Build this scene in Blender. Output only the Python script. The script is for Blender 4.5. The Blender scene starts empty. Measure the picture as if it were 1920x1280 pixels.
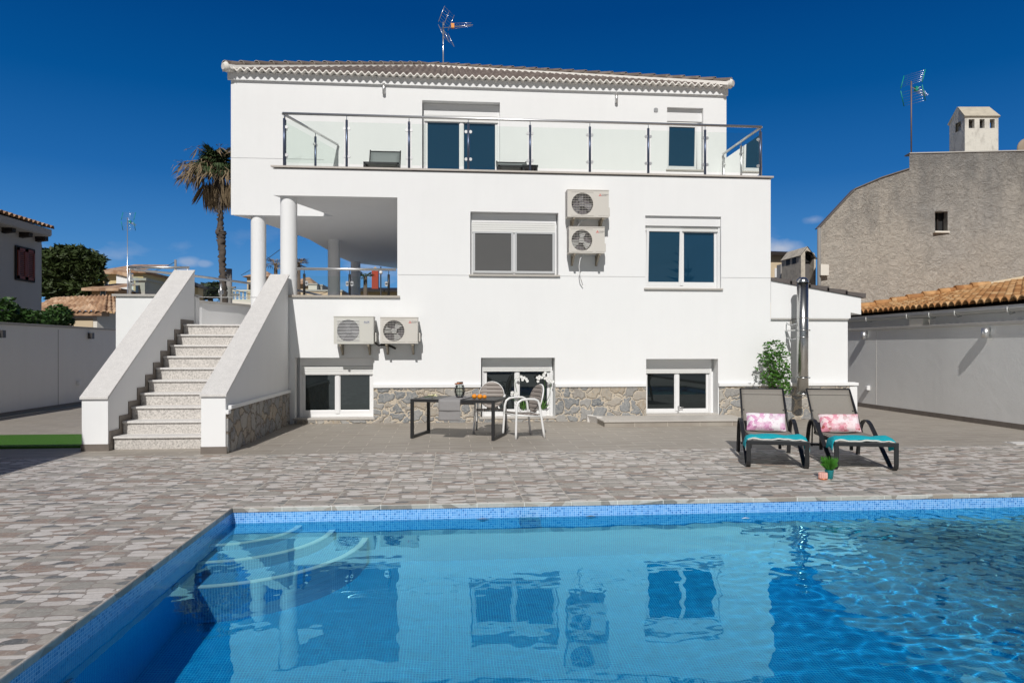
import bpy, math, random
from mathutils import Vector, Matrix, noise
random.seed(7)
R = math.radians
scene = bpy.context.scene
COL = scene.collection
# ------------------------------------------------------------------ camera model (photo is 1920x1280)
H0, F, CX, CY, TH = 1.5, 1334.0, 960.0, 652.0, math.atan(117/1334)
sT, cT = math.sin(TH), math.cos(TH)
def ray(u, v):
    a = (u-CX)/F; b = (CY-v)/F
    return (sT+cT*a, cT-sT*a, b)
def PY(u, v, Y):
    d = ray(u, v); t = Y/d[1]; return Vector((d[0]*t, Y, H0+d[2]*t))
def PZ(u, v, Z):
    d = ray(u, v); t = (Z-H0)/d[2]; return Vector((d[0]*t, d[1]*t, Z))
def PX(u, v, X):
    d = ray(u, v); t = X/d[0]; return Vector((X, d[1]*t, H0+d[2]*t))
def PT(u, v, t):
    d = ray(u, v); return Vector((d[0]*t, d[1]*t, H0+d[2]*t))
# ------------------------------------------------------------------ mesh helper
class MB:
    def __init__(s): s.v = []; s.f = []; s.sm = []
    def add(s, vs, fs, smooth=False):
        o = len(s.v); s.v += [Vector(p) for p in vs]
        s.f += [tuple(i+o for i in f) for f in fs]; s.sm += [smooth]*len(fs); return s
    def box(s, x0, x1, y0, y1, z0, z1, M=None):
        vs = [(x, y, z) for x in (x0, x1) for y in (y0, y1) for z in (z0, z1)]
        if M: vs = [M @ Vector(p) for p in vs]
        return s.add(vs, [(0,1,3,2),(4,6,7,5),(0,4,5,1),(2,3,7,6),(0,2,6,4),(1,5,7,3)])
    def quad(s, a, b, c, d): return s.add([a, b, c, d], [(0,1,2,3)])
    def poly(s, pts): return s.add(pts, [tuple(range(len(pts)))])
    def prism(s, pts, ext):
        n = len(pts); e = Vector(ext); a = [Vector(p) for p in pts]
        return s.add(a+[p+e for p in a], [tuple(range(n))[::-1], tuple(range(n, 2*n))]+[(i, (i+1) % n, (i+1) % n+n, i+n) for i in range(n)])
    def cyl(s, a, b, r0, r1=None, n=12, cap=True, smooth=True):
        return s.tube([a, b], [r0, r0 if r1 is None else r1], n, cap, smooth)
    def tube(s, pts, r, n=10, cap=True, smooth=True, flat=None):
        pts = [Vector(p) for p in pts]; m = len(pts)
        if not isinstance(r, (list, tuple)): r = [r]*m
        vs = []; up = None
        for i, p in enumerate(pts):
            t = (pts[min(i+1, m-1)]-pts[max(i-1, 0)]).normalized()
            if up is None:
                up = Vector((0, 0, 1)) if abs(t.z) < .9 else Vector((1, 0, 0))
            x = t.cross(up).normalized(); y = x.cross(t).normalized(); up = y
            for k in range(n):
                a = 2*math.pi*k/n
                vs.append(p+x*math.cos(a)*r[i]+y*math.sin(a)*r[i]*(flat or 1))
        fs = [(i*n+k, i*n+(k+1) % n, (i+1)*n+(k+1) % n, (i+1)*n+k) for i in range(m-1) for k in range(n)]
        s.add(vs, fs, smooth)
        if cap:
            o = len(s.v)-len(vs)
            s.f += [tuple(o+k for k in range(n))[::-1], tuple(o+(m-1)*n+k for k in range(n))]; s.sm += [False, False]
        return s
    def strap(s, pts, side, w, th):                      # flat bar: path in a plane, side = width direction
        pts = [Vector(p) for p in pts]; m = len(pts); side = Vector(side).normalized(); vs = []
        for i, p in enumerate(pts):
            t = (pts[min(i+1, m-1)]-pts[max(i-1, 0)]).normalized(); nn = t.cross(side).normalized()
            for a, b in ((-1, -1), (1, -1), (1, 1), (-1, 1)): vs.append(p+side*a*w/2+nn*b*th/2)
        fs = [(i*4+k, i*4+(k+1) % 4, (i+1)*4+(k+1) % 4, (i+1)*4+k) for i in range(m-1) for k in range(4)]
        fs += [(3, 2, 1, 0), tuple((m-1)*4+k for k in range(4))]
        return s.add(vs, fs)
    def sphere(s, c, r, nu=12, nv=8, sc=(1, 1, 1), M=None):
        c = Vector(c); vs = []; 
        for j in range(nv+1):
            th = math.pi*j/nv
            for i in range(nu):
                ph = 2*math.pi*i/nu
                p = Vector((math.sin(th)*math.cos(ph)*r*sc[0], math.sin(th)*math.sin(ph)*r*sc[1], math.cos(th)*r*sc[2]))
                if M: p = M @ p
                vs.append(c+p)
        return s.add(vs, [(j*nu+i, (j+1)*nu+i, (j+1)*nu+(i+1) % nu, j*nu+(i+1) % nu) for j in range(nv) for i in range(nu)], True)
    def lathe(s, c, prof, n=20):
        c = Vector(c); vs = [c+Vector((r*math.cos(2*math.pi*k/n), r*math.sin(2*math.pi*k/n), z)) for r, z in prof for k in range(n)]
        return s.add(vs, [(j*n+k, j*n+(k+1) % n, (j+1)*n+(k+1) % n, (j+1)*n+k) for j in range(len(prof)-1) for k in range(n)], True)
    def grid(s, P, nu, nv, smooth=True):
        vs = [P(i/nu, j/nv) for j in range(nv+1) for i in range(nu+1)]
        return s.add(vs, [(j*(nu+1)+i, j*(nu+1)+i+1, (j+1)*(nu+1)+i+1, (j+1)*(nu+1)+i) for j in range(nv) for i in range(nu)], smooth)
    def build(s, name, mat, parent=None, local=False, bevel=0, solid=0, weld=False, **tags):
        me = bpy.data.meshes.new(name)
        org = Vector((0, 0, 0))
        if not local:
            if parent is not None: org = worldloc(parent)
            elif s.v:
                xs = [p.x for p in s.v]; ys = [p.y for p in s.v]; zs = [p.z for p in s.v]
                org = Vector(((min(xs)+max(xs))/2, (min(ys)+max(ys))/2, min(zs)))
        me.from_pydata([p-org for p in s.v], [], s.f)
        me.polygons.foreach_set('use_smooth', s.sm)
        me.update(); me.validate()
        if weld:
            import bmesh
            bm = bmesh.new(); bm.from_mesh(me); bmesh.ops.remove_doubles(bm, verts=bm.verts, dist=.0005)
            bmesh.ops.recalc_face_normals(bm, faces=bm.faces); bm.to_mesh(me); bm.free()
        me.materials.append(mat)
        o = bpy.data.objects.new(name, me); COL.objects.link(o)
        if parent is not None: o.parent = parent
        else: o.location = org
        if bevel:
            b = o.modifiers.new('b', 'BEVEL'); b.width = bevel; b.segments = 2; b.limit_method = 'ANGLE'; b.angle_limit = R(40)
        if solid:
            q = o.modifiers.new('s', 'SOLIDIFY'); q.thickness = solid; q.offset = 0
        for k, v in tags.items(): o[k] = v
        return o
def worldloc(o):
    p = Vector((0, 0, 0))
    while o is not None: p += o.location; o = o.parent
    return p
def thing(name, loc, label, category, group=None, rz=0):
    o = bpy.data.objects.new(name, None); COL.objects.link(o); o.location = loc; o.rotation_euler.z = rz
    o.empty_display_size = .1; o['label'] = label; o['category'] = category
    if group: o['group'] = group
    return o
def copy_thing(src, loc, rz, label, group=None):
    def cp(o, par):
        c = o.copy(); COL.objects.link(c); c.parent = par
        for ch in o.children: cp(ch, c)
        return c
    c = cp(src, None); c.location = loc; c.rotation_euler.z = rz; c['label'] = label
    if group: c['group'] = group
    return c
# ------------------------------------------------------------------ material helper
class NT:
    def __init__(s, name):
        s.m = bpy.data.materials.new(name); s.m.use_nodes = True; s.t = s.m.node_tree; s.t.nodes.clear()
        s.out = s.n('ShaderNodeOutputMaterial')
    def n(s, typ, **kw):
        nd = s.t.nodes.new(typ)
        for k, v in kw.items():
            if k.startswith('i_'): s.set(nd.inputs[int(k[2:])], v)
            elif k.startswith('I_'): s.set(nd.inputs[k[2:].replace('_', ' ')], v)
            else: setattr(nd, k, v)
        return nd
    def set(s, sock, v):
        if isinstance(v, bpy.types.NodeSocket): s.t.links.new(v, sock)
        elif isinstance(v, bpy.types.Node): s.t.links.new(v.outputs[0], sock)
        elif sock.type == 'RGBA' and isinstance(v, (tuple, list)) and len(v) == 3: sock.default_value = (*v, 1)
        else: sock.default_value = v
    def math(s, op, a, b=0.0, c=0.0): return s.n('ShaderNodeMath', operation=op, i_0=a, i_1=b, i_2=c).outputs[0]
    def vmath(s, op, a, b=(0, 0, 0)): return s.n('ShaderNodeVectorMath', operation=op, i_0=a, i_1=b).outputs[0]
    def mix(s, f, a, b, bt='MIX'):
        nd = s.n('ShaderNodeMix', data_type='RGBA', blend_type=bt)
        s.set(nd.inputs[0], f); s.set(nd.inputs[6], a); s.set(nd.inputs[7], b); return nd.outputs[2]
    def ramp(s, f, stops, interp='LINEAR'):
        nd = s.n('ShaderNodeValToRGB'); s.set(nd.inputs[0], f); cr = nd.color_ramp; cr.interpolation = interp
        while len(cr.elements) > 1: cr.elements.remove(cr.elements[-1])
        for i, (p, c) in enumerate(stops):
            e = cr.elements[0] if i == 0 else cr.elements.new(p)
            e.position = p; c = c if isinstance(c, (tuple, list)) else (c, c, c); e.color = (*c[:3], 1)
        return nd.outputs[0]
    def pos(s): return s.n('ShaderNodeNewGeometry').outputs['Position']
    def noise(s, vec, scale, detail=4, rough=.5, col=False):
        nd = s.n('ShaderNodeTexNoise', I_Vector=vec, I_Scale=scale, I_Detail=detail, I_Roughness=rough); return nd.outputs[1 if col else 0]
    def bump(s, h, strength=.3, dist=.01): return s.n('ShaderNodeBump', I_Height=h, I_Strength=strength, I_Distance=dist).outputs[0]
    def pbr(s, col, rough=.6, metal=0, normal=None, **kw):
        nd = s.n('ShaderNodeBsdfPrincipled'); s.set(nd.inputs['Base Color'], col); s.set(nd.inputs['Roughness'], rough); s.set(nd.inputs['Metallic'], metal)
        if normal is not None: s.set(nd.inputs['Normal'], normal)
        for k, v in kw.items(): s.set(nd.inputs[k.replace('_', ' ')], v)
        s.t.links.new(nd.outputs[0], s.out.inputs[0]); return s.m
def simple(name, col, rough=.6, metal=0, nz=0, ns=8, bump=0, bscale=60, **kw):
    t = NT(name); p = t.pos(); c = col
    if nz:
        f = t.noise(p, ns, 5, .6)
        c = t.mix(f, tuple(x*(1-nz) for x in col), tuple(min(1, x*(1+nz)) for x in col))
    nrm = t.bump(t.noise(p, bscale, 3), bump, .01) if bump else None
    return t.pbr(c, rough, metal, nrm, **kw)
M = {}
def plaster(name, col, nz=.03, b=.12, streak=0.0, fine=90):
    t = NT(name); p = t.pos()
    f = t.noise(p, 1.3, 5, .6); c = t.mix(f, tuple(x*(1-nz) for x in col), tuple(min(1, x*(1+nz)) for x in col))
    if streak:
        sp = t.vmath('MULTIPLY', p, (5, 5, .5)); g = t.noise(sp, 1.0, 4, .6)
        c = t.mix(t.ramp(g, [(.45, 0), (.8, streak)]), c, tuple(x*.72 for x in col))
    h = t.math('ADD', t.noise(p, fine, 3), t.math('MULTIPLY', t.noise(p, 3.0, 3), 2.0))
    return t.pbr(c, .85, 0, t.bump(h, b, .01))
M['white'] = plaster('white_render', (.825, .83, .83), .025, .16, .07)
M['ywhite'] = plaster('cream_render', (.78, .74, .66), .05, .15, .1)
M['greywall'] = plaster('boundary_wall_render', (.83, .83, .815), .035, .3, .12, 30)
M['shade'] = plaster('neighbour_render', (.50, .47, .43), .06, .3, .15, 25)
M['pvc'] = simple('white_pvc', (.80, .80, .80), .3)
M['pvcgrey'] = simple('screen_frame', (.50, .51, .52), .4)
M['slat'] = simple('shutter_slat', (.74, .74, .72), .4)
M['steel'] = simple('brushed_steel', (.72, .72, .72), .36, .9)
M['bsteel'] = simple('flue_steel', (.58, .58, .57), .24, 1)
M['post'] = simple('post_steel', (.10, .125, .19), .35, .7)
M['anth'] = simple('anthracite_metal', (.017, .0175, .019), .45)
M['dark'] = simple('dark_interior', (.012, .012, .013), .6)
M['black'] = simple('black_cable', (.015, .015, .015), .5)
M['beigeplastic'] = simple('ac_casing', (.60, .59, .54), .45)
M['creamplastic'] = simple('ac_cream', (.62, .59, .54), .45)
M['bracket'] = simple('zinc_bracket', (.30, .26, .20), .45, .4)
M['coil'] = simple('ac_coil', (.13, .115, .13), .45, .5, nz=.5, ns=40)
M['rubber'] = simple('rubber', (.02, .02, .02), .7)
M['terrcap'] = simple('stone_cap', (.42, .38, .33), .6, nz=.15, ns=20)
M['wingrey'] = simple('granite_sill', (.50, .47, .43), .5, nz=.15, ns=60)
M['taupe'] = simple('taupe_resin', (.27, .235, .21), .55)
M['wresin'] = simple('white_resin', (.80, .80, .79), .35)
M['teal'] = simple('teal_towel', (.0, .40, .48), .95, nz=.22, ns=30, bump=1.0, bscale=120)
M['towelw'] = simple('towel_fringe', (.72, .72, .68), .9, bump=.5, bscale=200)
M['runner'] = simple('grey_linen', (.30, .29, .29), .9, nz=.1, ns=30, bump=.6, bscale=300)
M['orange'] = simple('orange_peel', (.85, .30, .015), .4, nz=.15, ns=10, bump=.4, bscale=200)
M['greenbits'] = simple('plant_green', (.06, .16, .02), .6, nz=.4, ns=30)
M['petalw'] = simple('petal_white', (.80, .80, .78), .6)
M['petaly'] = simple('petal_yellow', (.70, .68, .40), .6)
M['pink'] = simple('pink_ceramic', (.75, .42, .36), .5)
M['copper'] = simple('copper_handle', (.55, .16, .05), .35, .6)
M['tealpot'] = simple('teal_pot', (.02, .42, .46), .35)
M['wood'] = simple('shutter_wood', (.22, .04, .012), .55, nz=.3, ns=12)
M['darkwood'] = simple('beam_wood', (.02, .014, .012), .7)
M['redwood'] = simple('red_render', (.42, .06, .03), .8)
M['yellowwall'] = plaster('yellow_render', (.62, .50, .27), .06, .1)
M['tanwall'] = plaster('tan_render', (.50, .33, .17), .06, .1)
M['beigewall'] = plaster('beige_render', (.62, .50, .34), .06, .1)
M['stonecap'] = simple('concrete_cap', (.46, .44, .41), .75, nz=.12, ns=6, bump=.2)
M['skirt'] = simple('grey_skirting_tile', (.17, .145, .125), .5, nz=.25, ns=7)
M['grout'] = simple('mortar_white', (.74, .71, .66), .85, nz=.06, ns=12, bump=.3, bscale=60)
M['hedge'] = simple('hedge_leaf', (.035, .085, .015), .55, nz=.5, ns=5)
M['treeleaf'] = simple('tree_leaf', (.038, .060, .012), .6, nz=.5, ns=3)
M['fartree'] = simple('far_leaf', (.035, .055, .02), .7, nz=.4, ns=2)
M['shrubleaf'] = simple('shrub_leaf', (.06, .17, .018), .5, nz=.45, ns=12)
M['bark'] = simple('bark', (.13, .10, .075), .9, nz=.4, ns=14, bump=.6, bscale=30)
M['palmdry'] = simple('dry_frond', (.23, .17, .10), .85, nz=.45, ns=6)
M['palmgreen'] = simple('green_frond', (.045, .075, .025), .6, nz=.4, ns=6)
M['pole'] = simple('concrete_pole', (.25, .24, .23), .8, nz=.15)
M['aerialteal'] = simple('aerial_plastic', (.0, .30, .22), .5)
M['alu'] = simple('aerial_aluminium', (.75, .75, .76), .25, .8)
M['rust'] = simple('rusty_mast', (.22, .15, .13), .6, .5)
M['zinc'] = simple('gutter_zinc', (.50, .50, .48), .4, .15)
M['skimmer'] = simple('skimmer_plastic', (.005, .06, .22), .4)
M['lidred'] = simple('logo_red', (.65, .03, .02), .5)
M['inkgrey'] = simple('logo_ink', (.16, .16, .16), .5)
M['inkblue'] = simple('logo_blue', (.02, .06, .25), .5)
M['pillowbase'] = None
def tex_granite(name, base, spread, sc=140):
    t = NT(name); p = t.pos()
    a = t.noise(p, sc, 2, .7); b = t.noise(p, 9, 4, .7)
    c = t.ramp(a, [(.30, tuple(x*(1-spread) for x in base)), (.5, base), (.72, tuple(min(1, x*(1+spread*.5)) for x in base))])
    c = t.mix(t.ramp(b, [(.4, 0), (.75, .5)]), c, tuple(x*.75 for x in base))
    return t.pbr(c, .6, 0, t.bump(a, .15, .004))
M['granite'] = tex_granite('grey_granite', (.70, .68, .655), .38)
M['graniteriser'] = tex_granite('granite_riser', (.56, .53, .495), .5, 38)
def stone_plinth(name='crazy_stone', mc=((.46, .39, .30), (.60, .53, .43))):
    t = NT(name); p = t.pos()
    w = t.noise(p, 3.4, 3, .6, True); wv = t.vmath('MULTIPLY', t.vmath('SUBTRACT', w, (.5, .5, .5)), (.38, .38, .38))
    q = t.vmath('MULTIPLY', t.vmath('ADD', p, wv), (1, 1, 1.25))
    ed = t.n('ShaderNodeTexVoronoi', feature='DISTANCE_TO_EDGE', I_Vector=q, I_Scale=3.7, I_Randomness=.95).outputs[0]
    ce = t.n('ShaderNodeTexVoronoi', feature='F1', I_Vector=q, I_Scale=3.7, I_Randomness=.95).outputs[1]
    r = t.n('ShaderNodeSeparateColor', i_0=ce).outputs[0]
    stone = t.ramp(r, [(0, (.15, .165, .18)), (.3, (.24, .25, .26)), (.5, (.38, .36, .33)), (.68, (.36, .29, .21)), (.82, (.20, .215, .235)), (1, (.42, .35, .26))])
    n1 = t.noise(p, 22, 5, .7)
    stone = t.mix(t.ramp(n1, [(.40, 0), (.68, .75)]), stone, (.45, .43, .39)); stone = t.mix(t.ramp(t.noise(p, 11, 5, .7), [(.52, 0), (.72, .5)]), stone, (.12, .125, .13))
    mort = t.mix(t.noise(p, 6, 4), *mc)
    m = t.math('GREATER_THAN', t.math('ADD', ed, t.math('MULTIPLY', t.noise(p, 14, 3, .6), .06)), .075)
    c = t.mix(m, mort, stone)
    h = t.math('ADD', t.ramp(ed, [(.03, 0), (.12, 1)]), t.math('MULTIPLY', n1, .5))
    return t.pbr(c, .8, 0, t.bump(h, .7, .03))
M['plinth'] = stone_plinth()
M['plinthshade'] = stone_plinth('shaded_crazy_stone', ((.14, .12, .10), (.24, .20, .16)))  # plinth stone again, shade of the stair side put into darker mortar
def paver():
    t = NT('stone_print_tile'); p = t.pos(); s = .461
    off = t.vmath('SUBTRACT', p, (-2.04, 6.9, 0)); q = t.vmath('DIVIDE', off, (s, s, 1))
    fl = t.vmath('FLOOR', q); fr = t.vmath('FRACTION', q)
    # one of three printed tiles, turned or shifted per tile
    wn = t.n('ShaderNodeTexWhiteNoise', noise_dimensions='2D', I_Vector=fl).outputs[0]
    var = t.math('FLOOR', t.math('MULTIPLY', wn, 5.0))
    sx = t.n('ShaderNodeSeparateXYZ', i_0=fr)
    vx = t.math('ADD', t.math('MULTIPLY', sx.outputs[0], 3.0), t.math('MULTIPLY', var, 7.3))
    vy = t.math('MULTIPLY', sx.outputs[1], 6.2)
    vec = t.n('ShaderNodeCombineXYZ', i_0=vx, i_1=vy).outputs[0]
    nz = t.noise(vec, 1.2, 2, .5, True); vec = t.vmath('ADD', vec, t.vmath('MULTIPLY', t.vmath('SUBTRACT', nz, (.5, .5, .5)), (.35, .35, 0)))
    v1 = t.n('ShaderNodeTexVoronoi', voronoi_dimensions='2D', feature='F1', distance='MINKOWSKI', I_Vector=vec, I_Scale=1.0, I_Randomness=.62, I_Exponent=3.2)
    v2 = t.n('ShaderNodeTexVoronoi', voronoi_dimensions='2D', feature='F2', distance='MINKOWSKI', I_Vector=vec, I_Scale=1.0, I_Randomness=.62, I_Exponent=3.2)
    ed = t.math('SUBTRACT', v2.outputs[0], v1.outputs[0])
    r = t.n('ShaderNodeSeparateColor', i_0=v1.outputs[1]).outputs[0]
    c = t.ramp(r, [(0, (.085, .095, .10)), (.21, (.18, .19, .185)), (.22, (.30, .205, .155)), (.38, (.36, .28, .225)), (.39, (.34, .325, .285)), (.66, (.45, .41, .355)), (.67, (.62, .575, .53)), (1, (.74, .695, .65))], 'LINEAR')
    veins = t.noise(t.vmath('MULTIPLY', p, (8, 40, 1)), 1.0, 5, .75)
    c = t.mix(t.ramp(veins, [(.42, 0), (.75, .38)]), c, (.31, .27, .235), 'MIX')
    vein2 = t.n('ShaderNodeTexVoronoi', feature='DISTANCE_TO_EDGE', I_Vector=t.vmath('ADD', t.vmath('MULTIPLY', p, (9, 16, 1)), t.noise(p, 6, 2, .5, True)), I_Scale=1.0).outputs[0]
    c = t.mix(t.math('MULTIPLY', t.math('LESS_THAN', vein2, .02), .22), c, (.62, .57, .50))
    d1 = v1.outputs[0]; c = t.mix(t.math('MAXIMUM', t.math('LESS_THAN', ed, .045), t.math('GREATER_THAN', d1, .53)), c, t.mix(veins, (.22, .19, .165), (.36, .31, .265)))
    def line(a, w): return t.math('GREATER_THAN', t.math('ABSOLUTE', t.math('SUBTRACT', a, .5)), .5-w)
    g = t.math('MAXIMUM', line(sx.outputs[0], .011), line(sx.outputs[1], .008))
    c = t.mix(t.math('MULTIPLY', g, .85), c, (.54, .48, .40))
    c = t.mix(t.ramp(t.noise(p, 55, 4, .75), [(.38, .20), (.55, 0)]), c, (.20, .19, .175)); c = t.mix(t.ramp(t.noise(t.vmath('ADD', p, (3, 1, 0)), 38, 4, .75), [(.5, 0), (.68, .35)]), c, (.66, .63, .59)); big = t.noise(p, .7, 3); c = t.mix(t.ramp(big, [(.35, 0), (.8, .18)]), c, (.25, .22, .19))
    h = t.math('SUBTRACT', t.ramp(ed, [(0, 0), (.12, 1)]), g)
    return t.pbr(c, .55, 0, t.bump(h, .18, .004))
M['paver'] = paver()
def plank():
    t = NT('wood_look_tile'); p = t.pos(); L, W = .64, .30
    br = t.n('ShaderNodeTexBrick', I_Vector=p, I_Scale=1.0, I_Color1=(.0, .0, .0, 1), I_Color2=(1, 1, 1, 1), I_Mortar=(.5, .5, .5, 1)); br.inputs['Mortar Size'].default_value = .004
    br.inputs['Brick Width'].default_value = L; br.inputs['Row Height'].default_value = W; br.inputs['Bias'].default_value = 0
    c0 = t.n('ShaderNodeSeparateColor', i_0=br.outputs[0]).outputs[0]
    st = t.noise(t.vmath('ADD', t.vmath('MULTIPLY', p, (1.3, 16, 1)), t.vmath('MULTIPLY', br.outputs[0], (9, 5, 0))), 1.0, 6, .62)
    c = t.ramp(st, [(.28, (.20, .170, .135)), (.5, (.325, .288, .243)), (.72, (.43, .395, .34))])
    c = t.mix(t.math('MULTIPLY', c0, .35), c, (.36, .33, .29))
    c = t.mix(t.ramp(t.noise(p, .5, 3), [(.35, 0), (.75, .3)]), c, (.23, .20, .175))
    c = t.mix(t.math('MULTIPLY', br.outputs[1], .9), c, (.60, .55, .47))
    return t.pbr(c, .55, 0, t.bump(t.math('SUBTRACT', st, br.outputs[1]), .12, .004))
M['plank'] = plank()
def mosaic(name='glass_mosaic', kc=(1, 1, 1), gr=(.46, .68, .92), flat=.15):
    t = NT(name); p = t.pos(); s = .0205
    nrm = t.vmath('ABSOLUTE', t.n('ShaderNodeNewGeometry').outputs['True Normal'])
    q = t.vmath('DIVIDE', p, (s, s, s)); fl = t.vmath('FLOOR', q); fr = t.vmath('FRACTION', q)
    off = t.vmath('SUBTRACT', (1, 1, 1), nrm)               # drop the axis the face looks along
    fl = t.vmath('MULTIPLY', fl, t.vmath('ROUND', off) if False else t.n('ShaderNodeVectorMath', operation='SNAP', i_0=t.vmath('ADD', off, (.4, .4, .4)), i_1=(1, 1, 1)).outputs[0])
    wn = t.n('ShaderNodeTexWhiteNoise', noise_dimensions='3D', I_Vector=fl).outputs[0]
    c = t.ramp(wn, [(0, (.01, .14, .48)), (.18, (.03, .21, .58)), (.20, (.08, .29, .68)), (.5, (.11, .33, .70)), (.75, (.16, .37, .72)), (1, (.22, .42, .74))])
    d = t.vmath('ABSOLUTE', t.vmath('SUBTRACT', fr, (.5, .5, .5)))
    sd = t.n('ShaderNodeSeparateXYZ', i_0=d); sn = t.n('ShaderNodeSeparateXYZ', i_0=nrm)
    g = None
    for k in range(3):
        l = t.math('MULTIPLY', t.math('GREATER_THAN', sd.outputs[k], .435), t.math('LESS_THAN', sn.outputs[k], .6))
        g = l if g is None else t.math('MAXIMUM', g, l)
    # sheets of mosaic show as slightly wider joints
    q2 = t.vmath('FRACTION', t.vmath('DIVIDE', p, (s*15, s*15, s*15))); s2 = t.n('ShaderNodeSeparateXYZ', i_0=q2)
    for k in range(3):
        l = t.math('MULTIPLY', t.math('LESS_THAN', s2.outputs[k], .007), t.math('LESS_THAN', sn.outputs[k], .6))
        g = t.math('MAXIMUM', g, l)
    c = t.mix(flat, c, (.12, .33, .69)); c = t.mix(1.0, c, kc, 'MULTIPLY'); c = t.mix(g, c, gr)
    return t.pbr(c, .25, 0)
M['mosaic'] = mosaic()
M['mosaictinted'] = mosaic('depth_tinted_mosaic', (.02, .82, .95), (.05, .66, .90), .75)  # same pool tile, with the water's absorption of light put into its colour
M['mosaicstep'] = mosaic('step_mosaic', (.35, .98, .98), (.42, .78, .96), .4)  # same tile again, weaker absorption colour for the shallow steps
def copingstone():
    t = NT('stone_print_coping'); p = t.pos()
    v = t.n('ShaderNodeTexVoronoi', feature='F1', I_Vector=t.vmath('MULTIPLY', p, (6, 6, 9)), I_Scale=1.0); r = t.n('ShaderNodeSeparateColor', i_0=v.outputs[1]).outputs[0]
    c = t.ramp(r, [(0, (.17, .17, .16)), (.2, (.33, .26, .21)), (.45, (.43, .39, .34)), (1, (.54, .50, .46))])
    return t.pbr(t.mix(t.ramp(t.noise(p, 30, 4), [(.4, 0), (.7, .4)]), c, (.36, .31, .27)), .5)
M['copingstone'] = copingstone()
M['nosing'] = simple('step_nosing', (.86, .90, .94), .5)
def rough_wall():
    t = NT('rough_tyrolean_render'); p = t.pos()
    n1 = t.noise(t.vmath('ADD', p, t.vmath('MULTIPLY', t.noise(p, 2.5, 3, .6, True), (.5, .5, .5))), 7, 9, .78); n2 = t.noise(p, .35, 4, .6)
    c = t.mix(t.ramp(n2, [(.35, 0), (.7, 1)]), (.68, .615, .53), (.58, .55, .51))
    st = t.noise(t.vmath('MULTIPLY', p, (1.2, 1.2, .35)), 1.5, 5, .65)
    z = t.n('ShaderNodeSeparateXYZ', i_0=p).outputs[2]
    top = t.ramp(t.math('ADD', t.math('DIVIDE', z, 7.0), t.math('MULTIPLY', t.math('SUBTRACT', st, .5), .9)), [(.66, 0), (1.0, .75)])
    c = t.mix(top, c, (.22, .22, .22))                       # weather stains run down from the coping
    c = t.mix(t.ramp(n1, [(.3, .4), (.55, 0)]), c, (.22, .19, .165))
    return t.pbr(c, .95, 0, t.bump(n1, 1.0, .15))
M['rough'] = rough_wall()
def stained():
    t = NT('stained_white_render'); p = t.pos()
    st = t.noise(t.vmath('MULTIPLY', p, (3, 3, 1.2)), 1.6, 6, .7)
    c = t.mix(t.ramp(st, [(.5, 0), (.75, .8)]), (.70, .67, .60), (.30, .28, .25))
    return t.pbr(c, .9, 0, t.bump(t.noise(p, 14, 4), .4, .02))
M['stained'] = stained()
def soot():
    t = NT('sooty_render'); p = t.pos()
    st = t.noise(p, 5, 5, .7); z = t.n('ShaderNodeSeparateXYZ', i_0=p).outputs[2]
    c = t.mix(t.ramp(st, [(.45, 0), (.75, .7)]), (.60, .54, .45), (.20, .18, .16))
    c = t.mix(t.ramp(t.math('ADD', z, t.math('MULTIPLY', st, 1.2)), [(3.9/5, 0), (4.75/5, 0)]), c, (.02, .02, .02))
    return t.pbr(c, .95, 0, t.bump(st, .6, .03))
M['soot'] = soot()
def tilemat(name, c1, c2, c3, per=.2, course=.35):
    t = NT(name); p = t.pos()
    cell = t.vmath('FLOOR', t.vmath('DIVIDE', p, (per, course, 10)))
    wn = t.n('ShaderNodeTexWhiteNoise', noise_dimensions='3D', I_Vector=cell).outputs[0]
    c = t.ramp(wn, [(0, c1), (.5, c2), (1, c3)])
    n1 = t.noise(p, 6, 5, .7); c = t.mix(t.ramp(n1, [(.45, 0), (.8, .6)]), c, tuple(x*.45 for x in c1))
    return t.pbr(c, .8, 0, t.bump(t.noise(p, 30, 3), .3, .01))
M['clay'] = tilemat('clay_tile', (.36, .16, .055), (.56, .30, .12), (.66, .43, .22), .35, .20)
M['clayold'] = tilemat('old_clay_tile', (.30, .17, .10), (.48, .30, .18), (.62, .44, .30), .3, .3)
M['browntile'] = tilemat('brown_tile', (.15, .115, .095), (.19, .15, .125), (.235, .19, .16), .157, .36)
def grass():
    t = NT('artificial_turf'); p = t.pos(); n = t.noise(p, 60, 3, .7)
    return t.pbr(t.mix(n, (.02, .085, .0), (.06, .19, .003)), .8, 0, t.bump(n, .8, .02))
M['grass'] = grass()
M['soil'] = simple('dry_ground', (.24, .20, .15), .9, nz=.3, ns=.6)
def glasspane(name, tint, refl=1.45):
    t = NT(name)
    tr = t.n('ShaderNodeBsdfTransparent', i_0=tint); gl = t.n('ShaderNodeBsdfGlossy', I_Roughness=.01); gl.inputs[0].default_value = (1, 1, 1, 1)
    fr = t.n('ShaderNodeFresnel', I_IOR=refl); ms = t.n('ShaderNodeMixShader', i_0=fr.outputs[0], i_1=tr.outputs[0], i_2=gl.outputs[0])
    t.t.links.new(ms.outputs[0], t.out.inputs[0]); return t.m
M['glass'] = glasspane('railing_glass', (.89, .94, .91), 1.4)
def winmat(name, base, ior=2.1, rough=.015, tint=(.42, .78, 1.0)):
    t = NT(name); return t.pbr(base, rough, 0, t.bump(t.noise(t.pos(), .9, 1), .02, .05), IOR=ior, Specular_Tint=(*tint, 1))
M['win'] = winmat('window_glass', (.008, .042, .085), 2.1)
M['windark'] = winmat('basement_glass', (.010, .012, .012), 1.75, tint=(.8, .95, 1))
M['blind'] = simple('insect_screen', (.085, .085, .085), .7, nz=.06, ns=3)
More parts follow.
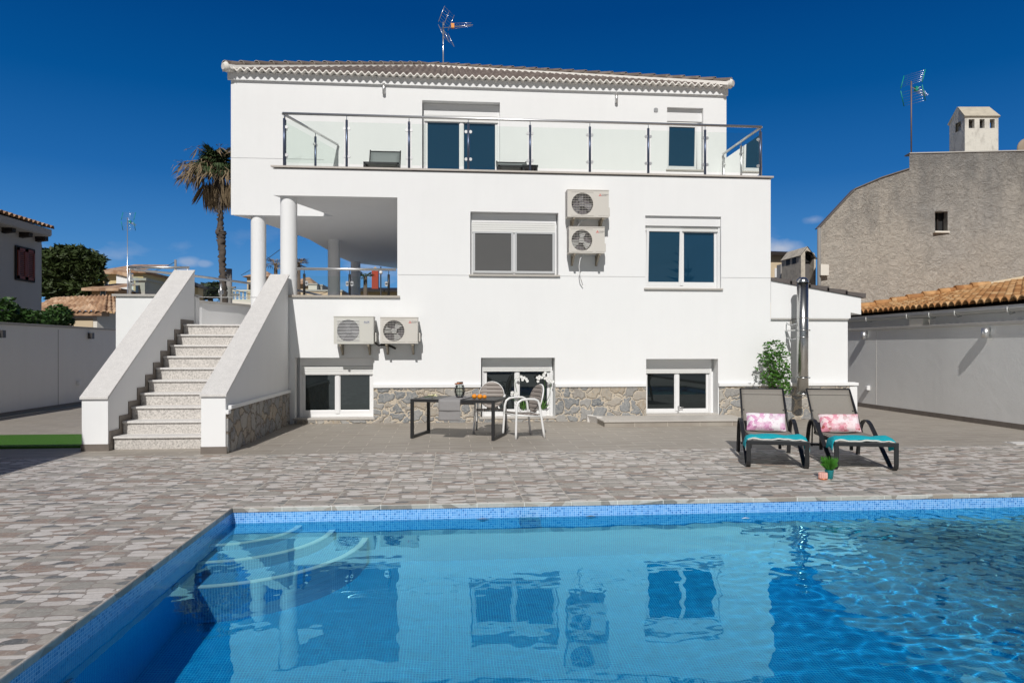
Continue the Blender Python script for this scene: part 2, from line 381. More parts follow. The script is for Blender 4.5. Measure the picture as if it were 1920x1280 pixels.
M['sling'] = None
def sling():
    t = NT('sling_mesh'); p = t.pos(); n = t.noise(t.vmath('MULTIPLY', p, (40, 40, 160)), 1.0, 2)
    return t.pbr(t.mix(n, (.20, .182, .158), (.275, .252, .222)), .75, 0, t.bump(n, .2, .003))
M['sling'] = sling()
M['slinggrey'] = simple('grey_sling', (.20, .22, .22), .7)
def pillow(name, a, b, c):
    t = NT(name); p = t.n('ShaderNodeTexCoord').outputs['Object']
    v = t.n('ShaderNodeTexVoronoi', feature='F1', I_Vector=t.vmath('ADD', p, t.vmath('MULTIPLY', t.noise(p, 14, 3, .6, True), (.06, .06, .06))), I_Scale=19.0)
    r = t.n('ShaderNodeSeparateColor', i_0=v.outputs[1]).outputs[0]
    col = t.ramp(r, [(0, a), (.35, a), (.5, b), (.8, b), (1, c)])
    col = t.mix(t.ramp(v.outputs[0], [(0, .7), (.25, 0)]), col, c)
    col = t.mix(t.ramp(t.noise(p, 7, 4), [(.45, 0), (.68, .75)]), col, (.80, .77, .79))
    return t.pbr(col, .85)
M['pillow1'] = pillow('lilac_blossom_fabric', (.80, .74, .78), (.70, .36, .56), (.45, .16, .34))
M['pillow2'] = pillow('pink_blossom_fabric', (.80, .62, .64), (.72, .28, .36), (.42, .10, .09))
# ------------------------------------------------------------------ camera, sun, sky
cam = bpy.data.cameras.new('camera'); cam.sensor_width = 36; cam.lens = F/1920*36
cam.shift_y = (CY-640)/1920; cam.clip_start = .1; cam.clip_end = 3000
co = bpy.data.objects.new('camera', cam); COL.objects.link(co); co.location = (0, 0, H0); co.rotation_euler = (R(90), 0, -TH)
scene.camera = co
SUN = Vector((.18, 1.0, -.92))                     # direction the light travels
sl = bpy.data.lights.new('sun', 'SUN'); sl.energy = 3.6; sl.angle = R(.5); sl.color = (1.0, .97, .93)
so = bpy.data.objects.new('sun', sl); COL.objects.link(so); so.location = (-3, -12, 14)
so.rotation_euler = SUN.to_track_quat('-Z', 'Y').to_euler()
sl.cycles.is_caustics_light = True
elev = math.atan2(-SUN.z, math.hypot(SUN.x, SUN.y)); az = math.atan2(-SUN.x, -SUN.y)
w = bpy.data.worlds.new('World'); scene.world = w; w.use_nodes = True; wt = w.node_tree; wt.nodes.clear()
def wn(typ, **kw):
    nd = wt.nodes.new(typ)
    for k, v in kw.items(): setattr(nd, k, v)
    return nd
def wl(a, b): wt.links.new(a, b)
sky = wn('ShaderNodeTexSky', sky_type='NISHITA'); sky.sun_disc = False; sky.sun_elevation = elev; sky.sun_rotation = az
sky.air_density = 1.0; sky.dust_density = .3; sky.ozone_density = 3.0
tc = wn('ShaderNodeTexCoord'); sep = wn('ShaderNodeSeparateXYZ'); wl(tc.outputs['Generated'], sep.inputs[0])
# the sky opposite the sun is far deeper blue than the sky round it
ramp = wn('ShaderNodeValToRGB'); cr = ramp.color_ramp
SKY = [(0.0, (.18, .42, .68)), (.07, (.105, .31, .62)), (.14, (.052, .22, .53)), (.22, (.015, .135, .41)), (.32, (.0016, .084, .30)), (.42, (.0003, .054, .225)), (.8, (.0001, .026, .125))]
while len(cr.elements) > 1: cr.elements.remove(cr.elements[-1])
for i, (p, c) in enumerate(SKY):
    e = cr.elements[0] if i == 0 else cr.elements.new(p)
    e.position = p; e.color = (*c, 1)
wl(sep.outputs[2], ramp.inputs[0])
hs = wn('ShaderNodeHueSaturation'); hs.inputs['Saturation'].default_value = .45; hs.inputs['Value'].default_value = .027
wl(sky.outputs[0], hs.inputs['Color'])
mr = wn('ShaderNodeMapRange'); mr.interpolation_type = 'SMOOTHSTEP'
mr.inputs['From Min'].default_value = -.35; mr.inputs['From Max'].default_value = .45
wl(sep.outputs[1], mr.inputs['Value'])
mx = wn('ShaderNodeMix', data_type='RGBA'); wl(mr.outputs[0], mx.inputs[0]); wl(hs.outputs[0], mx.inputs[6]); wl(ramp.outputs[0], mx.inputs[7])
# a few thin clouds low over the houses
nz = wn('ShaderNodeTexNoise'); nz.inputs['Scale'].default_value = 1.0; nz.inputs['Detail'].default_value = 5
mp = wn('ShaderNodeMapping'); mp.inputs['Scale'].default_value = (9, 9, 22); mp.inputs['Location'].default_value = (7.4, 2.2, 5.1); wl(tc.outputs['Generated'], mp.inputs[0]); wl(mp.outputs[0], nz.inputs['Vector'])
cm = wn('ShaderNodeMapRange'); cm.inputs['From Min'].default_value = .56; cm.inputs['From Max'].default_value = .72; cm.inputs['To Max'].default_value = .35; wl(nz.outputs[0], cm.inputs['Value'])
hm = wn('ShaderNodeMapRange'); hm.inputs['From Min'].default_value = .17; hm.inputs['From Max'].default_value = .11; wl(sep.outputs[2], hm.inputs['Value'])
mm = wn('ShaderNodeMath', operation='MULTIPLY'); wl(cm.outputs[0], mm.inputs[0]); wl(hm.outputs[0], mm.inputs[1])
n2_ = wn('ShaderNodeTexNoise'); n2_.inputs['Scale'].default_value = 26; n2_.inputs['Detail'].default_value = 5; wl(tc.outputs['Generated'], n2_.inputs['Vector']); prev_ = mm.outputs[0]
for (u_, v_, r_, a_) in ((1462, 466, .032, .75), (1525, 412, .018, .35), (349, 491, .016, .4), (382, 494, .010, .3), (700, 500, .02, .3)):
    d_ = Vector(ray(u_, v_)).normalized(); vs_ = wn('ShaderNodeVectorMath', operation='SUBTRACT'); wl(tc.outputs['Generated'], vs_.inputs[0]); vs_.inputs[1].default_value = d_
    vm_ = wn('ShaderNodeVectorMath', operation='MULTIPLY'); wl(vs_.outputs[0], vm_.inputs[0]); vm_.inputs[1].default_value = (1, 1, 2.2); vl_ = wn('ShaderNodeVectorMath', operation='LENGTH'); wl(vm_.outputs[0], vl_.inputs[0])
    ad_ = wn('ShaderNodeMath', operation='MULTIPLY_ADD'); wl(n2_.outputs[0], ad_.inputs[0]); ad_.inputs[1].default_value = -r_*1.6; wl(vl_.outputs['Value'], ad_.inputs[2])
    mr_ = wn('ShaderNodeMapRange'); wl(ad_.outputs[0], mr_.inputs['Value']); mr_.inputs['From Min'].default_value = r_*.25; mr_.inputs['From Max'].default_value = -r_*.45; mr_.inputs['To Max'].default_value = a_
    mx_ = wn('ShaderNodeMath', operation='MAXIMUM'); wl(prev_, mx_.inputs[0]); wl(mr_.outputs[0], mx_.inputs[1]); prev_ = mx_.outputs[0]
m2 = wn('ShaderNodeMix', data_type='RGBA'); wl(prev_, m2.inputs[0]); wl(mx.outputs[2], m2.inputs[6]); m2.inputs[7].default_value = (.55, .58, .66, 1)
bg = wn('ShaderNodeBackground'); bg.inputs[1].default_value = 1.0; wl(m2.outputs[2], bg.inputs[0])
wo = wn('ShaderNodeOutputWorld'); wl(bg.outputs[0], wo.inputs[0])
scene.view_settings.view_transform = 'Standard'; scene.view_settings.look = 'None'; scene.view_settings.exposure = 0; scene.view_settings.gamma = 1
scene.cycles.max_bounces = 8; scene.cycles.transparent_max_bounces = 24; scene.cycles.sample_clamp_indirect = 6
scene.cycles.use_adaptive_sampling = True; scene.cycles.adaptive_threshold = .01
scene.cycles.use_denoising = True
try: scene.cycles.denoiser = 'OPENIMAGEDENOISE'
except Exception: pass
# ------------------------------------------------------------------ setting
PX0, PX1, PYN, PYF = -2.04, 9.4, 1.75, 6.9          # pool edges
WZ, FZ = -.15, -1.45
def sheet_with_hole(name, mat, x0, x1, y0, y1, z, hole=None, **k):
    b = MB()
    if hole:
        hx0, hx1, hy0, hy1 = hole
        for a in ((x0, hx0, y0, y1), (hx1, x1, y0, y1), (hx0, hx1, y0, hy0), (hx0, hx1, hy1, y1)):
            if a[1] > a[0] and a[3] > a[2]: b.quad((a[0], a[2], z), (a[1], a[2], z), (a[1], a[3], z), (a[0], a[3], z))
    else: b.quad((x0, y0, z), (x1, y0, z), (x1, y1, z), (x0, y1, z))
    return b.build(name, mat, kind='structure', **k)
sheet_with_hole('ground', M['soil'], -900, 900, -400, 1500, -.06, (-9.7, 10.5, -13, 30))
c_ = .03
sheet_with_hole('pool_terrace_paving', M['paver'], -9.6, 10.46, -13, 10.3, 0, (PX0, PX1, PYN, PYF))
sheet_with_hole('house_terrace_paving', M['plank'], -9.6, 10.46, 10.3, 27, 0, (-9.6, -5.4, 11.2, 12.75))
b = MB(); b.box(-9.6, -5.4, 11.2, 12.75, -.05, .03); b.build('lawn', M['grass'], kind='structure')
# coping: tiles with a rounded front edge round the pool
b = MB()
for (x0, y0, x1, y1, nx, ny) in ((PX0, PYF, PX1, PYF, 0, -1), (PX0, PYN, PX0, PYF, 1, 0), (PX1, PYN, PX1, PYF, -1, 0), (PX0, PYN, PX1, PYN, 0, 1)):
    prof = [(0, .0), (.005, -.002), (.008, -.010), (.008, -.046), (-.03, -.046)]
    L = math.hypot(x1-x0, y1-y0); n = max(1, int(L/.461)); dx, dy = (x1-x0)/L, (y1-y0)/L
    for k in range(n+1):
        a0 = k*.461+.003; a1 = min(L, (k+1)*.461-.003)
        if a1 <= a0: continue
        vs = [(x0+dx*a-nx*-o*1.0, y0+dy*a+ny*o, z) for a in (a0, a1) for o, z in prof]
        vs = [(x0+dx*a+nx*o, y0+dy*a+ny*o, z) for a in (a0, a1) for o, z in prof]
        m = len(prof); b.add(vs, [(i, i+1, i+1+m, i+m) for i in range(m-1)]+[tuple(range(m)), tuple(range(m, 2*m))[::-1]])
    a = MB()
b.build('pool_coping', M['copingstone'], kind='structure')
b = MB(); b.box(PX0, PX1, PYF-.006, PYF+.02, -.0445, -.003); b.box(PX0-.02, PX0+.006, PYN, PYF, -.0445, -.003); b.build('coping_joint_mortar', M['grout'], kind='structure')
b = MB()
for (a, c) in (((PX0, PYF), (PX1, PYF)), ((PX0, PYN), (PX0, PYF)), ((PX1, PYF), (PX1, PYN)), ((PX1, PYN), (PX0, PYN))):
    b.quad((*a, -.21), (*c, -.21), (*c, -.03), (*a, -.03))
band = b.build('pool_tile_band', M['mosaic'], kind='structure'); band.cycles.is_caustics_receiver = True
b = MB()
b.quad((PX0, PYN, FZ), (PX1, PYN, FZ), (PX1, PYF, FZ), (PX0, PYF, FZ))
for (a, c) in (((PX0, PYF), (PX1, PYF)), ((PX0, PYN), (PX0, PYF)), ((PX1, PYF), (PX1, PYN)), ((PX1, PYN), (PX0, PYN))):
    b.quad((*a, FZ), (*c, FZ), (*c, -.21), (*a, -.21))
shell = b.build('pool_basin', M['mosaictinted'], kind='structure')
shell.cycles.is_caustics_receiver = True
def noisez(x, y):
    k = min(1, max(0, (x-1.2)/3.5)); 
    s = .42+1.1*k
    return s*(.0030*noise.noise((x*.9, y*1.3, 0))+.0020*noise.noise((x*2.1+5, y*2.9, 3))+.0013*noise.noise((x*5.2, y*6.0, 7)))+.00022*noise.noise((x*14, y*16, 7))+k*k*.0040*noise.noise((x*11, y*12, 2))+k*.0022*noise.noise((x*7, y*9, 5))
b = MB(); b.grid(lambda u, v: (PX0+u*(PX1-PX0), PYN+v*(PYF-PYN), WZ+noisez(PX0+u*(PX1-PX0), PYN+v*(PYF-PYN))), 520, 236)
t = NT('pool_water')
WATERMODE = 'glass'
if WATERMODE == 'glass':
    g = t.n('ShaderNodeBsdfRefraction', I_Roughness=0.0, I_IOR=1.333); g.inputs[0].default_value = (.66, .93, .99, 1); gl = t.n('ShaderNodeBsdfGlossy', I_Roughness=0.0); gl.inputs[0].default_value = (.36, .92, 1, 1)
    lw = t.n('ShaderNodeLayerWeight', I_Blend=.5); fr = t.math('ADD', t.math('MULTIPLY', t.math('POWER', lw.outputs[1], 4.6), 1.35), .02); ms = t.n('ShaderNodeMixShader', i_0=fr, i_1=g.outputs[0], i_2=gl.outputs[0]); t.t.links.new(ms.outputs[0], t.out.inputs[0])
water = b.build('pool_water', t.m, kind='structure')
water.cycles.is_caustics_caster = True
# ------------------------------------------------------------------ the white house
Y0, Y1 = 14.4, 16.6
ZS, ZT, ZP, ZF = 4.51, 5.10, 2.53, 1.94           # soffit, upper terrace, parapet top, porch floor
XL, XJ, XR = PY(512, 330, Y0).x, PY(745, 400, Y0).x, PY(1445, 500, Y0).x
UL, UR = PY(433, 300, Y1).x, PY(1362, 300, Y1).x
ZE = PY(430, 133.5, Y1-.18).z                        # eave
M['capedge'] = simple('terrace_cap_stone', (.50, .46, .42), .6, nz=.15, ns=20)
house = thing('white_house', (1, Y0, 0), 'large white three storey villa with glass railed terrace and brown tiled roof', 'house')
def wall_plane(b, x0, x1, z0, z1, y, holes):
    xs = sorted({x0, x1, *[h[0] for h in holes], *[h[1] for h in holes]}); zs = sorted({z0, z1, *[h[2] for h in holes], *[h[3] for h in holes]})
    for i in range(len(xs)-1):
        for j in range(len(zs)-1):
            cx, cz = (xs[i]+xs[i+1])/2, (zs[j]+zs[j+1])/2
            if not (x0 < cx < x1 and z0 < cz < z1): continue
            if any(h[0] < cx < h[1] and h[2] < cz < h[3] for h in holes): continue
            b.quad((xs[i], y, zs[j]), (xs[i+1], y, zs[j]), (xs[i+1], y, zs[j+1]), (xs[i], y, zs[j+1]))
    for h in holes:
        d = h[4]
        if not d: continue
        X0, X1, Z0, Z1 = h[:4]
        b.quad((X0, y, Z0), (X0, y+d, Z0), (X0, y+d, Z1), (X0, y, Z1)); b.quad((X1, y, Z0), (X1, y, Z1), (X1, y+d, Z1), (X1, y+d, Z0))
        b.quad((X0, y, Z1), (X0, y+d, Z1), (X1, y+d, Z1), (X1, y, Z1)); b.quad((X0, y, Z0), (X1, y, Z0), (X1, y+d, Z0), (X0, y+d, Z0))
        b.quad((X0, y+d, Z0), (X1, y+d, Z0), (X1, y+d, Z1), (X0, y+d, Z1))
def rect(u0, v0, u1, v1, Y, d):
    a = PY(u0, v0, Y); c = PY(u1, v1, Y); return [a.x, c.x, min(a.z, c.z), max(a.z, c.z), d]
w1 = rect(552.5, 670.5, 700, 783, Y0, .30); w2 = rect(902, 670.5, 1040.5, 781, Y0, .30); w3 = rect(1211.5, 672.8, 1346.3, 786, Y0, .30)
w4 = rect(882, 396.5, 1047, 516, Y0, .24); w5 = rect(1210, 404, 1352, 541, Y0, .24)
w6 = rect(791.5, 188, 937.4, 320, Y1, .28); w6[2] = ZT; w7 = rect(1250.8, 201, 1318.5, 319, Y1, .24)
w3[2] = .13
b = MB()
wall_plane(b, XJ, XR, 0, ZT-.06, Y0, [w1 if False else w4, w5, w2, w3, ] if False else [w2, w3, w4, w5])
x3l = PY(391, 700, 10.5).x
# wall under the porch: from the corner of the landing to the jamb
wall_plane(b, -6.44, XJ, 0, ZP-.03, Y0, [w1, (-4.95, -3.5, 0, ZP, 0)])
wall_plane(b, XL, XJ, ZS, ZT-.06, Y0, [])
b.quad((XR, Y0, 0), (XR, 27, 0), (XR, 27, ZT), (XR, Y0, ZT))
b.quad((XJ, Y0, 0), (XJ, 27, 0), (XJ, 27, ZS), (XJ, Y0, ZS)); b.quad((XJ, 27, 0), (XR, 27, 0), (XR, 27, ZS), (XJ, 27, ZS))
b.quad((XJ, Y0, ZP-.03), (XJ, Y0+.22, ZP-.03), (-6.44, Y0+.22, ZP-.03), (-6.44, Y0, ZP-.03))
b.quad((-6.44, Y0+.22, ZF), (-4.95, Y0+.22, ZF), (-4.95, Y0+.22, ZP-.03), (-6.44, Y0+.22, ZP-.03)); b.quad((-3.5, Y0+.22, ZF), (XJ, Y0+.22, ZF), (XJ, Y0+.22, ZP-.03), (-3.5, Y0+.22, ZP-.03))
b.quad((-4.95, Y0, ZF), (-4.95, Y0+.22, ZF), (-4.95, Y0+.22, ZP), (-4.95, Y0, ZP)); b.quad((-3.5, Y0, ZF), (-3.5, Y0+.22, ZF), (-3.5, Y0+.22, ZP), (-3.5, Y0, ZP))
b.quad((-6.44, Y0, 0), (-6.44, Y0+.5, 0), (-6.44, Y0+.5, ZP-.03), (-6.44, Y0, ZP-.03))
# first floor joint line is a shallow recessed groove: two strips proud of it would be costly, so a thin grey strip carries its shade as colour
b.build('wall', M['white'], house, weld=True)
zg = PY(1445, 521, Y0).z; simple('joint_shadow_gap', (.55, .55, .55), .8)
for xa_, xb_ in ((XJ+.01, w4[0]-.03), (w4[1]+.03, w5[0]-.0), (w5[1]+.0, XR)):
    b = MB(); b.box(xa_, xb_, Y0-.004, Y0+.02, zg-.005, zg+.005); b.build('wall_joint', bpy.data.materials['joint_shadow_gap'], house)
# porch floor and curved parapet
cur = [(-6.44, 14.62), (-6.30, 14.95), (-5.95, 15.45), (-5.5, 16.2), (-5.05, 17.3), (-4.6, 18.5), (-4.15, 19.9), (-3.85, 21.6), (-3.75, 23.5), (-3.75, 27)]
b = MB(); b.prism([(x, y, ZF-.12) for x, y in [(-6.44, Y0+.22), (XJ, Y0+.22), (XJ, 27)]+cur[::-1][:-1]], (0, 0, .12)); b.build('porch_floor', M['granite'], house)
def wallstrip(b, pts, z0, z1, th):
    pts = [Vector((x, y, 0)) for x, y in pts]; n = len(pts); L = []; Rr = []
    for i, p in enumerate(pts):
        t = (pts[min(i+1, n-1)]-pts[max(i-1, 0)]).normalized(); nn = Vector((-t.y, t.x, 0)); L.append(p+nn*th/2); Rr.append(p-nn*th/2)
    vs = []
    for l, r in zip(L, Rr): vs += [(l.x, l.y, z0), (r.x, r.y, z0), (r.x, r.y, z1), (l.x, l.y, z1)]
    fs = [(i*4+k, i*4+(k+1) % 4, (i+1)*4+(k+1) % 4, (i+1)*4+k) for i in range(n-1) for k in range(4)]+[(3, 2, 1, 0), ((n-1)*4, (n-1)*4+1, (n-1)*4+2, (n-1)*4+3)]
    b.add(vs, fs)
b = MB(); wallstrip(b, cur, 0, ZP-.04, .18); b.build('parapet', M['white'], house)
b = MB(); wallstrip(b, cur, ZP-.04, ZP+.01, .26); b.box(-6.5, -4.92, Y0-.04, Y0+.26, ZP-.03, ZP+.012)
b.build('parapet_cap', M['stonecap'], house)
b = MB(); b.box(-3.5, XJ+.05, Y0-.045, Y0+.26, ZP-.028, ZP+.014); b.build('parapet_cap', M['terrcap'], house)
# soffit of the overhanging upper floor, its curved rim traced on the soffit plane
sil = [(434, 403.5), (471.6, 411.6), (500.6, 421), (525, 429), (557.8, 440.6), (579.4, 448.5), (613, 467.8), (637.5, 482.8), (658, 491.5), (676, 494.5), (720, 499.5), (744.5, 503.5), (790, 510)]
rim = [PZ(u, v, ZS) for u, v in sil]; rim[0] = Vector((UL, Y1, ZS))
back = rim[-1]
up = [(p.x, p.y) for p in rim]+[(UR, back.y), (UR, Y1)]
b = MB(); n = len(up)
b.poly([(x, y, ZS) for x, y in up]); b.poly([(x, y, ZE) for x, y in up])
for i in range(n-1):
    (xa, ya), (xb, yb) = up[i], up[i+1]; b.quad((xa, ya, ZS), (xb, yb, ZS), (xb, yb, ZE), (xa, ya, ZE))
wall_plane(b, UL, UR, ZS, ZE, Y1, [w6, w7])
b.build('upper_wall', M['white'], house, weld=True)
zj = PY(435, 295.5, Y1).z
b = MB(); b.box(UL, XL+.6, Y1-.004, Y1+.02, zj-.006, zj+.006); b.build('wall_joint', bpy.data.materials['joint_shadow_gap'], house)
# terrace slab in front of the upper floor, left edge runs back obliquely
SB = PZ(623, 402, ZS).x
b = MB()
b.quad((XL, Y0, ZS), (XR, Y0, ZS), (XR, Y1, ZS), (SB, Y1, ZS)); b.quad((XL, Y0, ZS), (SB, Y1, ZS), (SB, Y1, ZT-.06), (XL, Y0, ZT-.06))
b.quad((XL, Y0, ZT-.06), (XR, Y0, ZT-.06), (XR, Y1, ZT-.06), (SB, Y1, ZT-.06)); b.build('terrace_slab', M['white'], house)
b = MB(); b.prism([(XL-.04, Y0-.04, ZT-.04), (XR+.05, Y0-.04, ZT-.04), (XR+.05, Y1, ZT-.04), (SB-.04, Y1, ZT-.04)], (0, 0, .034)); b.build('terrace_cap', M['capedge'], house)
# columns
for (u, t_, w) in ((541.5, 14.28, .163), (484.7, 16.36, .168), (626.3, 19.9, .168), (666.7, 25.0, .168)):
    p = PT(u, 500, t_); b = MB(); b.cyl((p.x, p.y, ZF if t_ > 15 else ZP+.012), (p.x, p.y, ZS), w, n=32, cap=False)
    b.build('column', M['white'], house)
# stone plinth with its white ledge
ZPL = .70
def stone(b, x0, x1, z1, holes=()):
    for a, c in ((x0, x1),): b.box(a, c, Y0-.03, Y0, -.02, z1)
for a, c, z_ in ((w1[1]+.005, w2[0]-.005, ZPL), (w2[1]+.005, w3[0]-.005, ZPL), (w3[1]+.02, 8.52, ZPL), (w1[0], w1[1]+.005, w1[2]-.03), (w2[0]-.005, w2[1]+.005, w2[2]-.03)):
    b = MB(); b.box(a, c, Y0-.03, Y0, -.02, z_); b.build('stone_plinth', M['plinth'], house)
for a, c in ((w1[1]+.002, w2[0]-.002), (w2[1]+.002, w3[0]-.002), (w3[1]+.002, 8.55)):
    b = MB(); b.box(a, c, Y0-.06, Y0, ZPL, ZPL+.075); b.build('plinth_ledge', M['white'], house, bevel=.012)
# --- windows
def lamellae(b, x0, x1, z0, z1, y, n):
    for k in range(n):
        a = z0+(z1-z0)*k/n; c = z0+(z1-z0)*(k+1)/n
        b.box(x0, x1, y, y+.02, a+.003, c-.003)
    b.box(x0, x1, y+.012, y+.022, z0, z1)
def sash(win, x0, x1, z0, z1, y, st=.055, glass='win', bot=None, mat='pvc', label=None, tilt=0):
    bot = bot or st; b = MB(); ty = lambda z: -tilt*(z-z0)/(z1-z0)
    def bx(a, c, e, f):
        b.add([(xx, yy+(y+ty(zz)), zz) for xx in (a, c) for yy in (0, .05) for zz in (e, f)], [(0,1,3,2),(4,6,7,5),(0,4,5,1),(2,3,7,6),(0,2,6,4),(1,5,7,3)])
    bx(x0, x0+st, z0, z1); bx(x1-st, x1, z0, z1); bx(x0+st, x1-st, z1-st, z1); bx(x0+st, x1-st, z0, z0+bot)
    s_ = b.build('sash', M[mat], win, bevel=.006)
    g = MB(); g.quad((x0+st, y+.025+ty(z0), z0+bot), (x1-st, y+.025+ty(z0), z0+bot), (x1-st, y+.025+ty(z1-st), z1-st), (x0+st, y+.025+ty(z1-st), z1-st))
    o = g.build('pane', M[glass], s_); return s_
def window(name, h, y, depth, left=.0, right=.0, boxh=.1, rollh=.1, fb=.05, sill=True, glass=('win', 'win'), door=False, screens=False, boxdepth=None, nroll=3, tilt=(0, 0)):
    x0, x1, z0, z1 = h[:4]; yb = y+depth
    x0 += left; x1 -= right
    win = MB()
    # outer frame
    ft = .045; zr = z1-boxh-rollh
    win.box(x0, x0+ft, yb-.02, yb+.06, z0, zr+.01); win.box(x1-ft, x1, yb-.02, yb+.06, z0, zr+.01); win.box(x0+ft, x1-ft, yb, yb+.06, z0, z0+fb)
    w_ = win.build(name, M['pvc'], house, bevel=.004)
    w_children_org = worldloc(house)
    # make part-relative children simple: window object sits at the house origin
    bb = MB(); bd = boxdepth if boxdepth is not None else depth-.03
    bb.box(x0-left*.0, x1, y+bd, yb+.04, z1-boxh, z1+.0 if boxdepth else z1-.005); bb.build('shutter_box', M['pvc'], w_, bevel=.004)
    rb = MB(); lamellae(rb, x0+.02, x1-.03, zr, z1-boxh-.004, yb-.035, nroll); rb.box(x0+.02, x1-.03, yb-.04, yb-.01, zr-.012, zr); rb.build('roller_shutter', M['slat'], w_)
    for ga, gb in ((x0, x0+.02), (x1-.03, x1)): rg = MB(); rg.box(ga, gb, yb-.05, yb-.02, z0, z1-boxh); rg.build('shutter_guide', M['pvc'], w_)
    xm = (x0+x1)/2; zs = z0+(0.02 if door else fb)
    sash(w_, x0+ft, xm, zs, zr+.03, yb+.0, glass=glass[0], bot=.09 if not door else .07, tilt=tilt[0]); sash(w_, xm+.001, x1-ft, zs, zr+.03, yb+.0, glass=glass[1], bot=.09 if not door else .07, tilt=tilt[1])
    pm = MB(); pm.box(xm-.035, xm+.035, yb-.015, yb, zs+.02, zr+.0); pm.build('mullion', M['pvc'], w_, bevel=.004)
    if screens:
        for a, c in ((x0+ft-.01, xm-.012), (xm+.012, x1-ft+.01)):
            sc = MB(); 
            for q in ((a, a+.045, z0+fb, zr), (c-.045, c, z0+fb, zr), (a+.045, c-.045, z0+fb, z0+fb+.045), (a+.045, c-.045, zr-.03, zr)): sc.box(q[0], q[1], yb-.045, yb-.018, q[2], q[3])
            so_ = sc.build('screen_frame', M['pvcgrey'], w_)
            sm = MB(); sm.quad((a+.045, yb-.03, z0+fb+.045), (c-.045, yb-.03, z0+fb+.045), (c-.045, yb-.03, zr), (a+.045, yb-.03, zr)); sm.build('insect_screen', M['blind'], so_)
    if sill:
        sb = MB(); sb.box(h[0]-.03, h[1]+.03, y-.045, yb, z0-.032, z0+.001); sb.build('sill', M['wingrey'], w_, bevel=.003)
    return w_
window('window', w1, Y0, .24, left=.06, boxh=.17, rollh=.16, nroll=3, glass=('windark', 'windark'))
window('window', w2, Y0, .24, left=.03, right=.03, boxh=.20, rollh=.07, nroll=2, glass=('windark', 'windark'))
dw = window('french_door', w3, Y0, .26, boxh=.21, rollh=.08, nroll=2, fb=.02, sill=False, door=True, glass=('windark', 'windark'), right=.06)
window('window', w4, Y0, .19, left=.02, right=.02, boxh=.19, rollh=.19, nroll=4, screens=True)
window('window', w5, Y0, .13, boxh=.20, rollh=.09, nroll=2, boxdepth=.05, tilt=(.07, 0))
window('window', w6, Y1, .22, left=.02, boxh=.28, rollh=.13, nroll=3, sill=False, door=True)
# small terrace window: one sash
def small_window(h, y, depth):
    x0, x1, z0, z1 = h[:4]; yb = y+depth; m = MB()
    for q in ((x0, x0+.04, z0, z1-.26), (x1-.10, x1, z0, z1-.26), (x0+.04, x1-.10, z0, z0+.05)): m.box(q[0], q[1], yb-.02, yb+.05, q[2], q[3])
    w_ = m.build('window', M['pvc'], house, bevel=.004)
    bb = MB(); bb.box(x0, x1, yb-.06, yb+.03, z1-.30, z1-.005); bb.build('shutter_box', M['pvc'], w_, bevel=.004)
    rb = MB(); lamellae(rb, x0+.02, x1-.1, z1-.40, z1-.305, yb-.04, 2); rb.build('roller_shutter', M['slat'], w_)
    sash(w_, x0+.03, x1-.11, z0+.05, z1-.38, yb-.005, tilt=.06, bot=.07)
    sb = MB(); sb.box(x0-.03, x1+.03, y-.03, yb, z0-.03, z0); sb.build('sill', M['wingrey'], w_)
small_window(w7, Y1, .16)
# french door lever
b = MB(); xm = (w3[0]+w3[1]-.06)/2; yb = Y0+.26; zh = PY(1281, 763, Y0+.26).z
b.box(xm+.01, xm+.04, yb-.025, yb-.008, zh-.10, zh+.03); b.tube([(xm+.025, yb-.03, zh), (xm+.025, yb-.06, zh), (xm+.12, yb-.06, zh+.005)], .009, 8)
b.build('door_handle', M['steel'], dw)
# --- roof
APX = PT(803, 126, 21.9); AP = (APX.x, APX.y, APX.z)
EY = Y1-.18; EXL, EXR = UL-.05, UR+.02
rtilt = (AP[2]-ZE)/(AP[1]-EY)
def hipy(x):                                     # how far up-slope the front face reaches at x
    return (AP[1]-EY)*((x-EXL)/(AP[0]-EXL) if x < AP[0] else (EXR-x)/(EXR-AP[0]))
per = .157; amp = .033; course = .36
b = MB(); xs = []; nper = int((EXR-EXL)/per); per = (EXR-EXL)/nper
NX = nper*6; ny = 18; vs = []; 
for j in range(ny+1):
    for i in range(NX+1):
        x = EXL+(EXR-EXL)*i/NX; L = max(0, hipy(x)); yy = L*j/ny
        s_ = yy/course; saw = (1-(s_-math.floor(s_)))*.016
        wv = amp*math.cos(2*math.pi*(x-EXL)/per) if L > 0 else 0
        vs.append((x, EY+yy, ZE+.05+rtilt*yy+wv+saw))
b.add(vs, [(j*(NX+1)+i, j*(NX+1)+i+1, (j+1)*(NX+1)+i+1, (j+1)*(NX+1)+i) for j in range(ny) for i in range(NX)], True)
BY = back.y+.25
b.poly([(EXL, EY, ZE+.05), AP, (EXL, BY, ZE+.05)]); b.poly([(EXR, EY, ZE+.05), AP, (EXR, BY, ZE+.05)]); b.poly([(EXL, BY, ZE+.05), AP, (EXR, BY, ZE+.05)])
roof = b.build('roof', M['browntile'], house)
